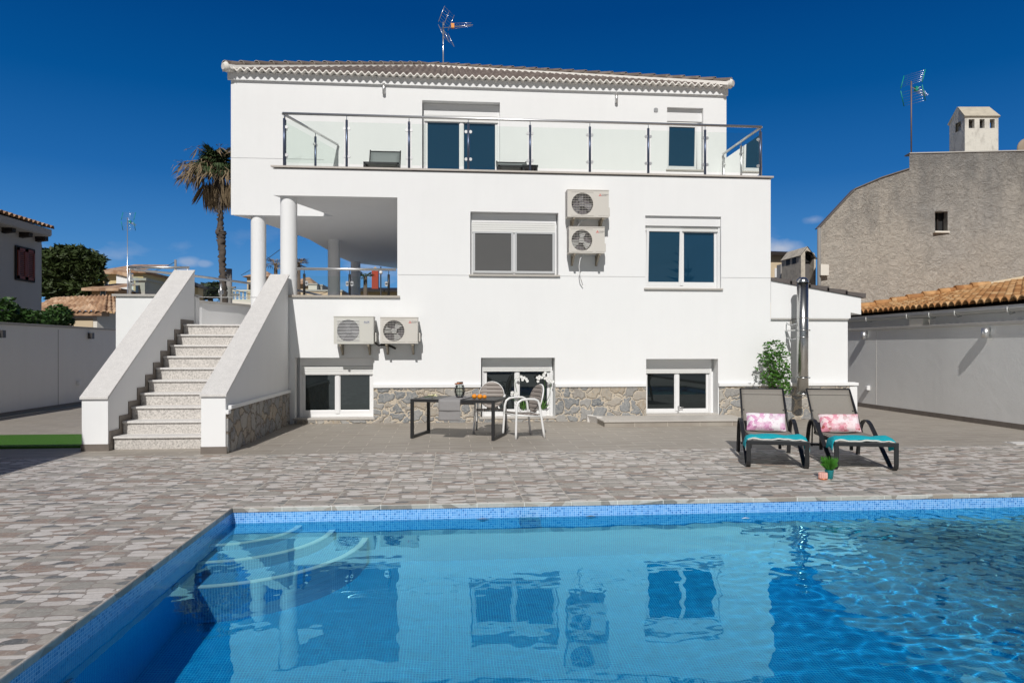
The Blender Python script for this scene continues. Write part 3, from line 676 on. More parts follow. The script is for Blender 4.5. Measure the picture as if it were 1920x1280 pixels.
# white mortared edge following the tile waves, and the soffit board under it
b = MB(); vs = []; NX2 = nper*8
for i in range(NX2+1):
    x = EXL+(EXR-EXL)*i/NX2; wv = amp*math.cos(2*math.pi*(x-EXL)/per)
    z = ZE+.05+wv
    vs += [(x, EY-.02, z-.016), (x, EY-.02, z+.014), (x, EY+.06, z+.03), (x, EY+.17, z-.0)]
b.add(vs, [(i*4+k, i*4+k+1, (i+1)*4+k+1, (i+1)*4+k) for i in range(NX2) for k in range(3)], True)
vs = []
for i in range(NX2+1):
    x = EXL+(EXR-EXL)*i/NX2; z = ZE+.05+amp*math.cos(2*math.pi*(x-EXL)/per); vs += [(x, EY-.02, z-.016), (x, Y1, ZE+.03+.03*math.cos(2*math.pi*(x-EXL)/per))]
b.add(vs, [(i*2, i*2+1, i*2+3, i*2+2) for i in range(NX2)], True)
b.build('eave_edge', M['grout'], roof)
b = MB(); b.box(UL-.06, UR+.02, Y1-.06, Y1, ZE-.14, ZE+.035); b.build('cornice', M['white'], roof)
def hip(a, c, n):
    a = Vector(a); c = Vector(c); b = MB(); m = MB(); d = (c-a).normalized(); side = d.cross(Vector((0, 0, 1))).normalized(); upv = side.cross(d).normalized()
    for k in range(n):
        p = a+(c-a)*k/n; q = a+(c-a)*((k+1.12)/n if k < n-1 else 1)
        vs = []
        for pt, r, lift in ((p, .12, .07), (q, .10, .045)):
            for i in range(9):
                an = math.pi*i/8; vs.append(pt+side*math.cos(an)*r+upv*(math.sin(an)*r*.85+lift))
        b.add(vs, [(i, i+1, i+10, i+9) for i in range(8)], True)
        # pale mortared mouth of each ridge tile
        vs = []
        for rr in (.120, .108):
            for i in range(9):
                an = math.pi*i/8; vs.append(p-d*.004+side*math.cos(an)*rr+upv*(math.sin(an)*rr*.85+.07))
        m.add(vs, [(i, i+1, i+10, i+9) for i in range(8)])
    for s_ in (1, -1):
        m.quad(a+side*s_*.15-upv*.04, c+side*s_*.15-upv*.04, c+side*s_*.125+upv*.045, a+side*s_*.125+upv*.045)
    h_ = b.build('hip_tiles', M['browntile'], roof); m.build('hip_mortar', M['grout'], roof)
lc = (EXL, EY, ZE+.06); rc = (EXR, EY, ZE+.06)
hip(lc, AP, 17); hip(rc, AP, 24)
for xx, s_ in ((EXL, 1), (EXR, -1)):
    b = MB(); b.tube([(xx-.05*s_, EY-.07, ZE+.075), (xx, EY-.02, ZE+.085), (xx+.12*s_, EY+.12, ZE+.13)], [.07, .115, .10], 14); b.build('hip_end', M['grout'], roof)
# --- ventilation grille
b = MB(); p = PY(1229.5, 206.5, Y1); b.cyl((p.x, Y1-.015, p.z), (p.x, Y1, p.z), .055, n=20)
for k in range(5): b.box(p.x-.045, p.x+.045, Y1-.022, Y1-.014, p.z-.04+k*.018, p.z-.034+k*.018)
b.build('vent_grille', M['pvcgrey'], house)
# --- low step before the french door
sx0, sx1 = PZ(1128, 797, 0).x, PZ(1408, 797, 0).x
st = thing('door_step', (sx0, 13.9, 0), 'low grey tiled step in front of the french door', 'step')
yf = PZ(1128, 800, 0).y
b = MB(); b.box(sx0, sx1, yf, Y0-.032, 0, .085); b.build('tiled_riser', M['skirt' if False else 'plank'], st)
b = MB(); b.box(sx0-.02, sx1+.02, yf-.02, Y0-.032, .085, .11); b.box(w3[0], w3[1], Y0-.032, Y0+.27, .085, .1305); b.build('step_slab', M['wingrey'], st, bevel=.004)
rp = thing('stone_ramp', (sx0-.4, Y0-.2, 0), 'small white sloping stone beside the door step', 'ramp block')
a0 = PZ(1104, 792, 0).x
b = MB(); b.prism([(a0, Y0-.04, 0), (a0, Y0-.04, .14), (a0+.02, Y0-.04, .14), (sx0-.03, Y0-.04, .14), (sx0-.03, Y0-.04, 0)], (0, -.12, 0)); b.prism([(a0+.05, Y0-.162, 0), (a0, Y0-.162, .13), (sx0-.03, Y0-.162, .13), (sx0-.03, Y0-.162, 0)], (.12, -.3, -.0)); b.build('ramp_stone', M['granite'], rp)
# ------------------------------------------------------------------ outside staircase
SX0, SX1 = -4.96, -3.50
stair = thing('outside_staircase', (-4.2, 12.5, 0), 'granite staircase between two sloping white side walls left of the terrace', 'staircase')
ys0 = 10.98; nst = 10; rs = 1.94/nst; tr = (Y0-ys0-.0)/nst
tr = .308
for k in range(nst):
    b = MB(); y = ys0+k*tr; ye = Y0+.25 if k == nst-1 else y+tr+.02
    b.box(SX0+.02, SX1, y, ye, k*rs+.0 if k else 0, (k+1)*rs-.03)
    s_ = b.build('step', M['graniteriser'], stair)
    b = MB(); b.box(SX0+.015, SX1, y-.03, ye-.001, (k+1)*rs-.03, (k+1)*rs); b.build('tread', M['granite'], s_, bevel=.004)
def side_wall(x0, x1, yfr, yend, zfr, zend, cap0, cap1, name='side_wall'):
    b = MB(); zy = lambda y: zfr+(zend-zfr)*(y-yfr)/(yend-yfr)
    b.prism([(x0, yfr, 0), (x0, yend, 0), (x0, yend, zy(yend)-.035), (x0, yfr, zfr-.035)], (x1-x0, 0, 0)); w_ = b.build(name, M['white'], stair, weld=True)
    b = MB(); b.prism([(cap0, yfr-.03, zfr-.035), (cap0, yend, zend-.035), (cap0, yend, zend+.0), (cap0, yfr-.03, zfr)], (cap1-cap0, 0, 0)); b.build('coping', M['granite'], w_, bevel=.004)
    return w_
yfr = PZ(200.8, 845, 0).y
xo = PY(152, 744, yfr).x
lw = side_wall(xo+.01, SX0, yfr, 14.38, PY(200, 743.8, yfr).z, 2.90+.21*.573, xo-.01, SX0+.01)
rw_x0, rw_x1 = -3.505, -3.17
rw = side_wall(rw_x0, rw_x1, 10.42, 14.38, PY(434, 738.6, 10.42).z, 2.84+.20*.55, rw_x0-.015, rw_x1+.02)
b = MB(); b.box(xo-.0, SX0+.015, yfr-.012, yfr+.5, 0, .10); b.build('skirting', M['skirt'], lw)
b = MB(); b.box(rw_x0-.006, rw_x1+.02, 10.42-.012, 10.6, 0, .10); b.build('skirting', M['skirt'], rw)
# stepped skirting on the inner face of the left wall
b = MB()
for k in range(nst):
    y = ys0+k*tr; z = (k+1)*rs
    b.box(SX0, SX0+.014, y-.10, y, (k)*rs+.0, z+.09); b.box(SX0, SX0+.014, y, (y+tr-.10) if k < nst-1 else 14.3, z, z+.09)
b.build('stepped_skirting', M['skirt'], lw)
b = MB(); b.box(rw_x1, rw_x1+.03, 10.44, Y0-.03, 0, .615); b.build('stone_cladding', M['plinthshade'], rw)
b = MB(); b.box(rw_x1, rw_x1+.06, 10.5, Y0-.06, .62, .68); b.box(rw_x1, rw_x1+.055, 10.38, 10.5, .56, .62); b.build('cladding_ledge', M['white'], rw, bevel=.01)
# ------------------------------------------------------------------ glass railings
def railing(label, path, zb, H, nposts, postmat='post', closed=None, postxs=None, nm='glass_railing', group=None):
    pts = [Vector((x, y, zb)) for x, y in path]
    t_ = thing(nm, pts[0], label, 'railing', group)
    segs = [(pts[i+1]-pts[i]).length for i in range(len(pts)-1)]; tot = sum(segs)
    def at(s):
        for i, L in enumerate(segs):
            if s <= L+1e-6 or i == len(segs)-1: return pts[i]+(pts[i+1]-pts[i])*(s/L), (pts[i+1]-pts[i]).normalized()
            s -= L
    b = MB(); hp = [p+Vector((0, 0, H)) for p in pts]
    b.tube(hp, .027, 12); b.build('handrail', M['steel'], t_)
    ss = postxs or [tot*k/(nposts-1) for k in range(nposts)]
    for k, s in enumerate(ss):
        p, d = at(s); p = p+d*(.03 if k == 0 else (-.03 if k == len(ss)-1 else 0))
        b = MB(); b.cyl(p, p+Vector((0, 0, H-.10)), .025, n=14); b.cyl(p+Vector((0, 0, H-.11)), p+Vector((0, 0, H-.01)), .007, n=8)
        pp = b.build('post', M[postmat], t_)
        c = MB()
        for z in (.22, H-.27):
            for sg in ((1,) if k == 0 else ((-1,) if k == len(ss)-1 else (1, -1))):
                q = p+d*sg*.045+Vector((0, 0, z)); nn = Vector((-d.y, d.x, 0))
                c.tube([q-nn*.014, q+nn*.014], .032, 12); c.tube([p+Vector((0, 0, z)), q], .012, 8)
        c.build('glass_clamp', M['steel'], pp)
    for k in range(len(ss)-1):
        n = max(1, int((ss[k+1]-ss[k])/.35)) if len(pts) > 2 else 1
        a, da = at(ss[k]+.05); z0, z1 = .07, H-.14; g = MB(); prev = None
        for j in range(n+1):
            q, d = at(ss[k]+.05+(ss[k+1]-ss[k]-.10)*j/n)
            if prev is not None: g.quad((prev.x, prev.y, zb+z0), (q.x, q.y, zb+z0), (q.x, q.y, zb+z1), (prev.x, prev.y, zb+z1))
            prev = q
        g.build('glass_panel', M['glass'], t_)
    return t_
rb0 = PY(530, 308, Y0+.05); rb1 = PY(1428, 326, Y0+.05)
RH = PY(700, 217.5, Y0+.05).z-ZT
pxs = [530, 650, 767, 878, 994, 1106, 1215.5, 1322, 1428]
ps = [PY(u, 300, Y0+.05).x-rb0.x for u in pxs]; ps[0] = 0; ps[-1] = rb1.x-rb0.x
railing('long glass and steel railing along the front of the upper terrace', [(rb0.x, Y0+.05), (rb1.x, Y0+.05)], ZT, RH, 9, postxs=ps)
lb = PT(648, 280, 16.55)
railing('slanting glass railing at the left end of the upper terrace', [(rb0.x, Y0+.06), (SB+.09, Y1-.03)], ZT, RH-.002, 3, postxs=[0.05, 1.25, 2.45])
railing('short glass railing at the right end of the upper terrace', [(rb1.x, Y0+.06), (rb1.x, Y1-.05)], ZT, RH-.002, 3, 'steel')
pr0 = PY(556, 557, Y0+.08).x; pr1 = XJ-.03
PRH = PY(650, 506, Y0+.08).z-ZP
railing('low glass railing on the porch parapet between front column and wall', [(pr0, Y0+.08), (pr1, Y0+.08)], ZP+.014, PRH, 3, 'anth', postxs=[.12, (pr1-pr0)*.53, (pr1-pr0)*.94])
cx0 = PY(240, 501, Y0+.08).x
railing('short glass railing on the landing wall left of the stairs', [(cx0, Y0+.08), (cx0+1.15, Y0+.08)], ZP+.014, PRH, 2, 'steel')
railing('curved glass railing sweeping round the back of the porch', [(cx0, Y0+.16)]+cur[1:], ZP+.014, PRH-.003, 11, 'steel')
# ------------------------------------------------------------------ lean-to annex at the right
AN = thing('annex', (7.6, Y0, 0), 'white lean-to annex with sloping dark tiled verge behind the steel flue', 'annex')
ax1 = PY(1590, 650, Y0+.02).x; ax2 = PY(1613, 600, Y0+.02).x
ztl = PY(1447, 526, Y0).z; ztr = PY(1613, 558, Y0).z; zgr = PY(1500, 596.5, Y0).z; zn = PY(1600, 586, Y0).z
b = MB(); yf = Y0+.03
b.box(XR, ax1, yf, 17.5, 0, zgr)
axn = PY(1594.5, 590, Y0).x
b.add([(XR, yf-.04, zgr), (axn, yf-.04, zgr), (axn, yf-.04, zn), (ax2, yf-.04, zn-.04), (ax2, yf-.04, ztr), (XR, yf-.04, ztl)], [(0, 1, 2, 5), (2, 3, 4, 5)])
b.quad((ax2, yf-.04, zn-.04), (ax2, 17.5, zn-.04), (ax2, 17.5, ztr), (ax2, yf-.04, ztr)); b.quad((axn, yf-.04, zgr), (axn, 17.5, zgr), (axn, 17.5, zn), (axn, yf-.04, zn))
b.quad((axn, yf-.04, zn), (ax2, yf-.04, zn-.04), (ax2, 17.5, zn-.04), (axn, 17.5, zn)); b.quad((XR, yf-.04, zgr), (axn, yf-.04, zgr), (axn, yf+.02, zgr), (XR, yf+.02, zgr))
b.quad((XR, yf-.04, ztl), (ax2, yf-.04, ztr), (ax2, 17.5, ztr), (XR, 17.5, ztl)); b.build('wall', M['white'], AN)
b = MB(); b.box(XR, ax1-.003, yf-.045, yf-.002, zgr-.03, zgr-.003); b.build('drip_joint', M['stonecap'], AN)
b = MB(); n = 5
for k in range(n):
    f0, f1 = k/n, (k+1.1)/n; P = lambda f, dz: Vector((XR+(ax2+.05-XR)*f, yf-.07, ztl+(ztr-ztl)*f+dz))
    lift = .02; a_, c_ = P(f0, .0), P(min(1.02, f1), .0)
    b.prism([a_, c_, c_+Vector((0, 0, .075+lift)), a_+Vector((0, 0, .062))], (0, .22, 0))
    b.prism([a_+Vector((0, .2, .03)), c_+Vector((0, .2, .03)), c_+Vector((0, .2, .085)), a_+Vector((0, .2, .075))], (0, 2.9, 0))
b.build('verge_tiles', simple('dark_verge_tile', (.115, .10, .095), .7, nz=.2, ns=6, bump=.3), AN)
b = MB(); b.box(ax1, ax1+.17, Y0-.05, Y0+.22, 0, .68); b.build('end_pier', M['white'], AN, bevel=.01)
b = MB(); b.box(ax1-.02, ax1+.19, Y0-.07, Y0+.24, .70, .765); b.build('pier_cap', M['white'], AN, bevel=.01)
# ------------------------------------------------------------------ boundary walls
XB, XA = 10.46, -9.63
bw = thing('boundary_wall', (XB, 5, 0), 'light grey rendered wall along the right side of the terrace', 'wall')
b = MB(); b.box(XB, XB+.2, -13, 19, 0, 1.94); b.build('wall', M['greywall'], bw)
b = MB(); b.box(XB-.05, XB+.23, -13, 19, 1.94, 2.0); b.build('coping', M['stonecap'], bw, bevel=.005)
b = MB()
for k in range(52): b.box(XB-.012, XB, -13+k*.62+.002, -13+(k+1)*.62-.002, 0, .10)
b.build('skirting', M['skirt'], bw)
yj = PX(1643, 690, XB).y
b = MB(); b.box(XB-.003, XB, yj-.006, yj+.006, .1, 1.9); b.build('expansion_joint', M['grout'], bw)
lb_ = thing('boundary_wall', (XA, 5, 0), 'shaded grey rendered wall along the left side behind the stairs', 'wall')
b = MB(); b.box(XA-.2, XA, -13, 24, 0, 2.0); b.build('wall', M['greywall'], lb_)
b = MB(); b.box(XA-.23, XA+.03, -13, 24, 2.0, 2.055); b.build('coping', M['stonecap'], lb_, bevel=.005)
b = MB(); b.box(XA, XA+.012, -13, 24, 0, .10); b.build('skirting', M['skirt'], lb_)
yj = PX(109, 690, XA).y
b = MB(); b.box(XA, XA+.004, yj-.007, yj+.007, .1, 1.95); b.build('expansion_joint', M['skirt'], lb_)
# behind the photographer: end wall, shed and a conifer, seen only as reflections and shade
ew = thing('boundary_wall', (0, -13.1, 0), 'white end wall behind the pool opposite the house', 'wall')
b = MB(); b.box(-9.6, 10.66, -13.3, -13.1, 0, 2.3); b.build('wall', M['white'], ew)
sh = thing('garden_shed', (-8, 6, 0), 'small flat roofed white shed left of the pool', 'shed')
shx = -5.27-.18/.92*3.0; shy = 11.45-3.0/.92
b = MB(); b.box(-9.5, shx, 4.5, shy, 0, 2.9); b.build('wall', M['white'], sh)
b = MB(); b.box(-9.6, shx, 4.4, shy, 2.9, 3.0); b.build('roof', M['stonecap'], sh)
# ------------------------------------------------------------------ outdoor air conditioning units
M['fanlight'] = simple('fan_blade', (.42, .42, .41), .5); M['fandark'] = simple('dark_fan_blade', (.17, .165, .18), .5)
def ac_unit(rectpx, label, slats, logo, ncable):
    u0, v0, u1, v1 = rectpx; Yf = Y0-.36
    a = PY(u0, v1, Yf); c = PY(u1, v0, Yf); x0, x1, z0, z1 = a.x, c.x, a.z, c.z; W = x1-x0; Hh = z1-z0
    t_ = thing('air_conditioner', (x0, Yf, z0), label, 'air conditioner', 'outdoor air conditioning units on the house wall')
    fx = x0+W*.36; fz = z0+Hh*.50; fr = Hh*.41; mat = M['beigeplastic'] if slats else M['creamplastic']
    b = MB(); n = 40                              # casing: box whose front has a round fan opening
    yb = Yf+.28
    b.quad((x0, Yf, z0), (x0, yb, z0), (x0, yb, z1), (x0, Yf, z1)); b.quad((x1, Yf, z0), (x1, Yf, z1), (x1, yb, z1), (x1, yb, z0))
    b.quad((x0, Yf, z1), (x1, Yf, z1), (x1, yb, z1), (x0, yb, z1)); b.quad((x0, Yf, z0), (x0, yb, z0), (x1, yb, z0), (x1, Yf, z0)); b.quad((x0, yb, z0), (x1, yb, z0), (x1, yb, z1), (x0, yb, z1))
    sq0, sq1 = fx-fr*1.1, fx+fr*1.1
    ring = []; outer = []
    for k in range(n):
        an = 2*math.pi*(k+.5)/n; dx, dz = math.cos(an), math.sin(an); m_ = max(abs(dx), abs(dz))
        ring.append((fx+dx*fr, Yf, fz+dz*fr)); ox = fx+dx/m_*fr*1.1; oz = fz+dz/m_*(Hh*.5); outer.append((ox, Yf, max(z0, min(z1, oz))))
    b.add(ring+outer, [(k, (k+1) % n, (k+1) % n+n, k+n) for k in range(n)])
    # corner fill and side panels
    for sx in (-1, 1):
        for sz in (-1, 1):
            X = fx+sx*fr*1.1; cs = [p for p in outer if (p[0]-fx)*sx > 0 and (p[2]-fz)*sz > 0]
            pa = max((p for p in cs if abs(abs(p[0]-fx)-fr*1.1) < 1e-5), key=lambda p: (p[2]-fz)*sz); pb = max((p for p in cs if abs(abs(p[2]-fz)-Hh*.5) < 1e-5), key=lambda p: (p[0]-fx)*sx, default=pa)
            b.poly([pa, (X, Yf, fz+sz*Hh*.5), pb])
    b.quad((x0, Yf, z0), (sq0, Yf, z0), (sq0, Yf, z1), (x0, Yf, z1)); b.quad((sq1, Yf, z0), (x1, Yf, z0), (x1, Yf, z1), (sq1, Yf, z1))
    b.add([(p[0], Yf, p[2]) for p in ring]+[(p[0], Yf+.05, p[2]) for p in ring], [(k, (k+1) % n, (k+1) % n+n, k+n) for k in range(n)], True)
    b.build('casing', mat, t_)
    b = MB(); b.box(x0-.006, x1+.006, Yf-.008, yb+.006, z1, z1+.018); b.build('top_cover', mat, t_, bevel=.004)
    b = MB(); b.box(x1-W*.26, x1-.012, Yf-.004, Yf, z0+.03, z1-.02); b.build('service_panel', mat, t_)
    b = MB(); b.cyl((fx, Yf+.12, fz), (fx, Yf+.121, fz), fr*1.02, n=32); b.build('coil', M['coil'], t_)
    # fan: hub and three broad blades
    b = MB(); b.cyl((fx, Yf+.045, fz), (fx, Yf+.10, fz), fr*.26, n=20)
    for k in range(3):
        a0 = k*2*math.pi/3+.5+len(label)*.37; vs = []
        for i in range(5):
            r = fr*(.2+.72*i/4)
            for j in range(6):
                an = a0+(j/5-.3)*(.95-.15*i/4); vs.append((fx+math.cos(an)*r, Yf+.06+.03*j/5, fz+math.sin(an)*r))
        b.add(vs, [(i*6+j, i*6+j+1, (i+1)*6+j+1, (i+1)*6+j) for i in range(4) for j in range(5)], True)
    b.build('fan', M['fanlight'] if ncable in (2, 4) else M['fandark'], t_)
    # guard
    b = MB(); rows = 15 if slats else 9
    for k in range(rows):
        z = fz-fr+2*fr*(k+.5)/rows; hw = math.sqrt(max(0, fr*fr-(z-fz)**2))*1.0
        if slats: hw = fr*1.0
        b.box(fx-hw, fx+hw, Yf-.012, Yf-.002, z-.004 if slats else z-.0022, z+.004 if slats else z+.0022)
    if not slats:
        for k in range(1, 14):
            x = fx-fr+2*fr*k/14; hw = math.sqrt(max(0, fr*fr-(x-fx)**2)); b.box(x-.0012, x+.0012, Yf-.006, Yf-.001, fz-hw, fz+hw)
        for (p, q, r_, s_) in ((fx-fr*1.06, fx+fr*1.06, fz+fr*1.06, fz+fr*1.08), (fx-fr*1.06, fx+fr*1.06, fz-fr*1.08, fz-fr*1.06), (fx-fr*1.06, fx-fr*1.04, fz-fr*1.06, fz+fr*1.06), (fx+fr*1.04, fx+fr*1.06, fz-fr*1.06, fz+fr*1.06)): b.box(p, q, Yf-.006, Yf, r_, s_)
    b.build('fan_guard', M['pvc' if slats else 'creamplastic'], t_)
    b = MB()                                       # louvred left flank
    for k in range(14): z = z0+.04+(Hh-.08)*k/13; b.box(x0-.004, x0-.0005, Yf+.03, yb-.03, z-.004, z+.004)
    b.build('side_louvre', M['coil'], t_)
    # emblem and word
    lx = x1-W*.245; lz = z1-Hh*.17
    if logo == 'tri':
        b = MB(); s_ = .017
        for k in range(3):
            an = math.pi/2+k*2*math.pi/3; c_ = Vector((lx+.028+math.cos(an)*s_*.95, Yf-.006, lz+math.sin(an)*s_*.95)); d = Vector((math.cos(an), 0, math.sin(an))); pz = Vector((-math.sin(an), 0, math.cos(an)))
            b.prism([c_+d*s_, c_+pz*s_*.56, c_-d*s_, c_-pz*s_*.56], (0, .002, 0))
        b.build('emblem', M['lidred'], t_)
        text(t_, 'MITSUBISHI', .022, lx+.055, Yf-.006, lz+.004, M['inkgrey'], W*.22-.045); text(t_, 'ELECTRIC', .018, lx+.055, Yf-.006, lz-.016, M['inkgrey'], W*.15-.02)
    else:
        text(t_, 'AUX', .045, lx, Yf-.006, lz-.02, M['inkblue'], W*.14); b = MB(); b.box(lx, lx+W*.14, Yf-.006, Yf-.004, lz-.034, lz-.031); b.build('emblem', M['inkblue'], t_)
    b = MB(); b.box(x1, x1+.045, Yf+.10, Yf+.26, z0+.04, z0+Hh*.42); b.build('valve_cover', mat, t_, bevel=.012)
    for xx in (x0+W*.16, x1-W*.14):
        b = MB(); b.box(xx-.02, xx+.02, Yf+.0, Y0-.002, z0-.045, z0-.01); b.box(xx-.02, xx+.02, Y0-.03, Y0-.001, z0-.22, z0-.01)
        b.prism([(xx-.015, Yf+.06, z0-.05), (xx-.015, Yf+.09, z0-.05), (xx-.015, Y0-.02, z0-.19), (xx-.015, Y0-.02, z0-.215)], (.03, 0, 0)); b.build('bracket', M['bracket'], t_)
    b = MB()
    if ncable == 1: b.tube([(x1-.02, yb-.05, z0+.1), (x1+.02, Y0-.06, z0-.0), (x1+.07, Y0-.05, z0-.03), (x1+.16, Y0-.04, z0-.02)], .018, 8); m_ = M['black']
    elif ncable == 2: b.tube([(x0-.03, Y0-.05, z0-.02), (x0+.12, Y0-.07, z0-.03), (x0+.2, Y0-.1, z0-.06), (x0+.28, Y0-.12, z0-.10)], .022, 8); m_ = M['black']
    elif ncable == 3: b.tube([(x0+W*.5, Yf+.1, z0-.02), (x0+W*.36, Yf+.12, z0-.06), (x0+W*.28, Yf+.14, z0-.16), (x0+W*.30, Y0-.05, z0-.2)], .009, 8); b.cyl((x0+W*.32, Y0-.05, z0-.25), (x0+W*.32, Y0-.05, z0-.01), .02, n=8); m_ = M['pvcgrey']
    else: b.tube([(x0+W*.44, Yf+.08, z0-.02), (x0+W*.34, Yf+.1, z0-.10), (x0+W*.31, Yf+.12, z0-.25), (x0+W*.36, Yf+.2, z0-.45), (x0+W*.46, Y0-.06, z0-.62)], .009, 8); m_ = M['pvc']
    b.build('hose', m_, t_)
    return t_
def text(parent, s_, size, x, y, z, mat, width):
    cu = bpy.data.curves.new('lettering', 'FONT'); cu.body = s_; cu.size = size; cu.extrude = .0006
    o = bpy.data.objects.new('lettering', cu); COL.objects.link(o)
    dg = bpy.context.evaluated_depsgraph_get(); me = bpy.data.meshes.new_from_object(o.evaluated_get(dg)); bpy.data.objects.remove(o); bpy.data.curves.remove(cu)
    w0 = max(v.co.x for v in me.vertices)-min(v.co.x for v in me.vertices)
    k = width/w0 if w0 else 1
    for v in me.vertices: v.co = Vector((v.co.x*k, -v.co.z, v.co.y))
    me.materials.clear(); me.materials.append(mat)
    n = bpy.data.objects.new('lettering', me); COL.objects.link(n); n.parent = parent; n.location = Vector((x, y, z))-worldloc(parent)
ac_unit((625.8, 594.5, 700.5, 644.5), 'left air conditioner of the pair under the porch, slatted cover and blue lettering', True, 'aux', 1)
ac_unit((713, 596, 783.2, 643.8), 'right air conditioner of the pair under the porch, wire fan guard and red emblem', False, 'tri', 2)
ac_unit((1064, 358, 1141.5, 406.5), 'upper air conditioner of the stacked pair beside the first floor window', False, 'tri', 3)
ac_unit((1067, 427, 1133.8, 474), 'lower air conditioner of the stacked pair, drain hose hanging below it', False, 'tri', 4)
# ------------------------------------------------------------------ wall lamps and sockets
def wall_lamp(p, n, label, r=.045, h=.17, group='cylindrical steel lamps on the walls', mat='steel', square=False):
    n = Vector(n); t_ = thing('wall_lamp', p, label, 'wall lamp', group)
    c = Vector(p)+n*(r+.012); b = MB()
    if square: b.box(c.x-r, c.x+r, c.y-r, c.y+r, c.z-h/2, c.z+h/2)
    else: b.cyl(c-Vector((0, 0, h/2)), c+Vector((0, 0, h/2)), r, n=24)
    b.build('lamp_tube', M[mat], t_)
    b = MB(); e = Vector(p)+n*.01; q = Vector(p)+n*.05
    b.tube([Vector(p), q], .03, 10); b.build('wall_bracket', M[mat], t_)
def p3(p): return (p.x, p.y, p.z)
wall_lamp(p3(PY(720, 168, Y1)), (0, -1, 0), 'slim steel lamp high on the upper wall above the left lounge chair', .036, .24)
wall_lamp(p3(PY(1155, 186, Y1)), (0, -1, 0), 'slim steel lamp high on the upper wall left of the small window', .036, .22)
wall_lamp(p3(PX(1625, 629, XB)), (-1, 0, 0), 'steel tube lamp on the right boundary wall next to the annex', .065, .19)
wall_lamp(p3(PX(1855, 624, XB)), (-1, 0, 0), 'steel tube lamp on the right boundary wall nearest the camera', .07, .19)
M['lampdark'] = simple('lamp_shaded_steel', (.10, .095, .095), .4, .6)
wall_lamp(p3(PX(166, 629.5, XA)), (1, 0, 0), 'dark square lamp on the shaded left wall near the stairs', .055, .16, mat='lampdark', square=True)
wall_lamp(p3(PX(-3, 626, XA)), (1, 0, 0), 'dark square lamp cut by the left edge of the photo', .055, .16, mat='lampdark', square=True)
def socket(p, n, label, s_=.055):
    n = Vector(n); t_ = thing('socket_box', p, label, 'socket')
    b = MB(); c = Vector(p)+n*.035; b.box(c.x-(.035 if n.x else s_), c.x+(.035 if n.x else s_), c.y-(.035 if n.y else s_), c.y+(.035 if n.y else s_), c.z-s_, c.z+s_); b.build('box', M['pvc'], t_, bevel=.008)
    b = MB(); d = Vector(p)+n*.074; b.box(d.x-.004, d.x+.004, d.y-s_*.8, d.y+s_*.8, d.z-s_*.75, d.z+s_*.75); b.build('flap', M['pvc'], t_, bevel=.002)
socket(p3(PX(1629, 727, XB)), (-1, 0, 0), 'white weatherproof socket low on the right boundary wall')
socket(p3(PX(145, 718, XA)), (1, 0, 0), 'weatherproof socket low on the shaded left wall')
# round sensor on the annex
p = PY(1485, 605, Y0+.03); t_ = thing('round_sensor', (p.x, Y0+.03, p.z), 'round grey siren fixed on the annex wall left of the flue', 'sensor')
b = MB(); b.cyl((p.x, Y0+.03, p.z), (p.x, Y0-.03, p.z), .052, n=20); b.build('housing', M['stonecap'], t_); b = MB(); b.cyl((p.x, Y0-.03, p.z), (p.x, Y0-.036, p.z), .035, n=16); b.build('cover', M['beigeplastic'], t_)
# ------------------------------------------------------------------ flue
fp = PY(1505, 640, Y0-.42); fl = thing('chimney_flue', (fp.x, fp.y, 0), 'shiny round steel flue pipe standing off the annex wall', 'flue')
zt = PY(1505, 530, fp.y).z; zb = PY(1505, 738, fp.y).z; X, Yq = fp.x, fp.y
b = MB(); b.cyl((X, Yq, zb), (X, Yq, zt), .111, n=40, cap=True); b.build('pipe', M['bsteel'], fl)
b = MB(); b.lathe((X, Yq, zt), [(.122, 0), (.12, .03), (.10, .075), (.055, .105), (0, .115)], 32); b.build('rain_cap', M['bsteel'], fl)
b = MB(); b.cyl((X, Yq, zb-.03), (X, Yq, zb+.02), .115, n=40); b.build('drain_cap', M['bsteel'], fl)
for v in (596, 619, 632, 708):
    z = PY(1505, v, fp.y).z; b = MB(); b.cyl((X, Yq, z-.012), (X, Yq, z+.012), .116, n=40); 
    if v in (619, 708): b.box(X-.16, X-.11, Yq-.01, Y0+.02, z-.012, z+.012); b.box(X+.11, X+.16, Yq-.01, Yq+.02, z-.012, z+.012)
    b.build('clamp_band', M['bsteel'], fl)
for v in (608, 635):
    z = PY(1492, v, Y0).z; b = MB(); b.tube([(X-.13, Y0-.0, z+.03), (X-.15, Y0-.08, z), (X-.12, Y0-.2, z-.02), (X-.1, Yq+.05, z)], .012, 8); b.build('wall_bracket', M['pvcgrey'], fl)
z = PY(1485, 727, Y0).z; b = MB(); b.box(X-.26, X-.16, Y0-.09, Y0-.03, z-.06, z+.10); b.build('junction_box', M['ywhite'], fl, bevel=.008)
# ------------------------------------------------------------------ leaves and trees
def leafcloud(b, blobs, n, size, flat=.35, up=.3):
    tot = sum(r[0]*r[1]*r[2] for _, r in blobs)
    for c, r in blobs:
        k = int(n*r[0]*r[1]*r[2]/tot)
        for _ in range(k):
            d = Vector((random.gauss(0, 1), random.gauss(0, 1), random.gauss(0, 1))).normalized()*random.uniform(.25, 1.0)**.45
            d *= 1+.22*noise.noise((d.x*3+c[0], d.y*3+c[1], d.z*3))
            p = Vector(c)+Vector((d.x*r[0], d.y*r[1], d.z*r[2]))
            s_ = size*random.uniform(.55, 1.35); a = Vector((random.uniform(-1, 1), random.uniform(-1, 1), random.uniform(-.6, .6))).normalized(); q = a.cross(Vector((random.uniform(-1, 1), random.uniform(-1, 1), random.uniform(-1, 1)))).normalized()
            b.add([p-a*s_, p-q*s_*flat, p+a*s_, p+q*s_*flat], [(0, 1, 2, 3)])
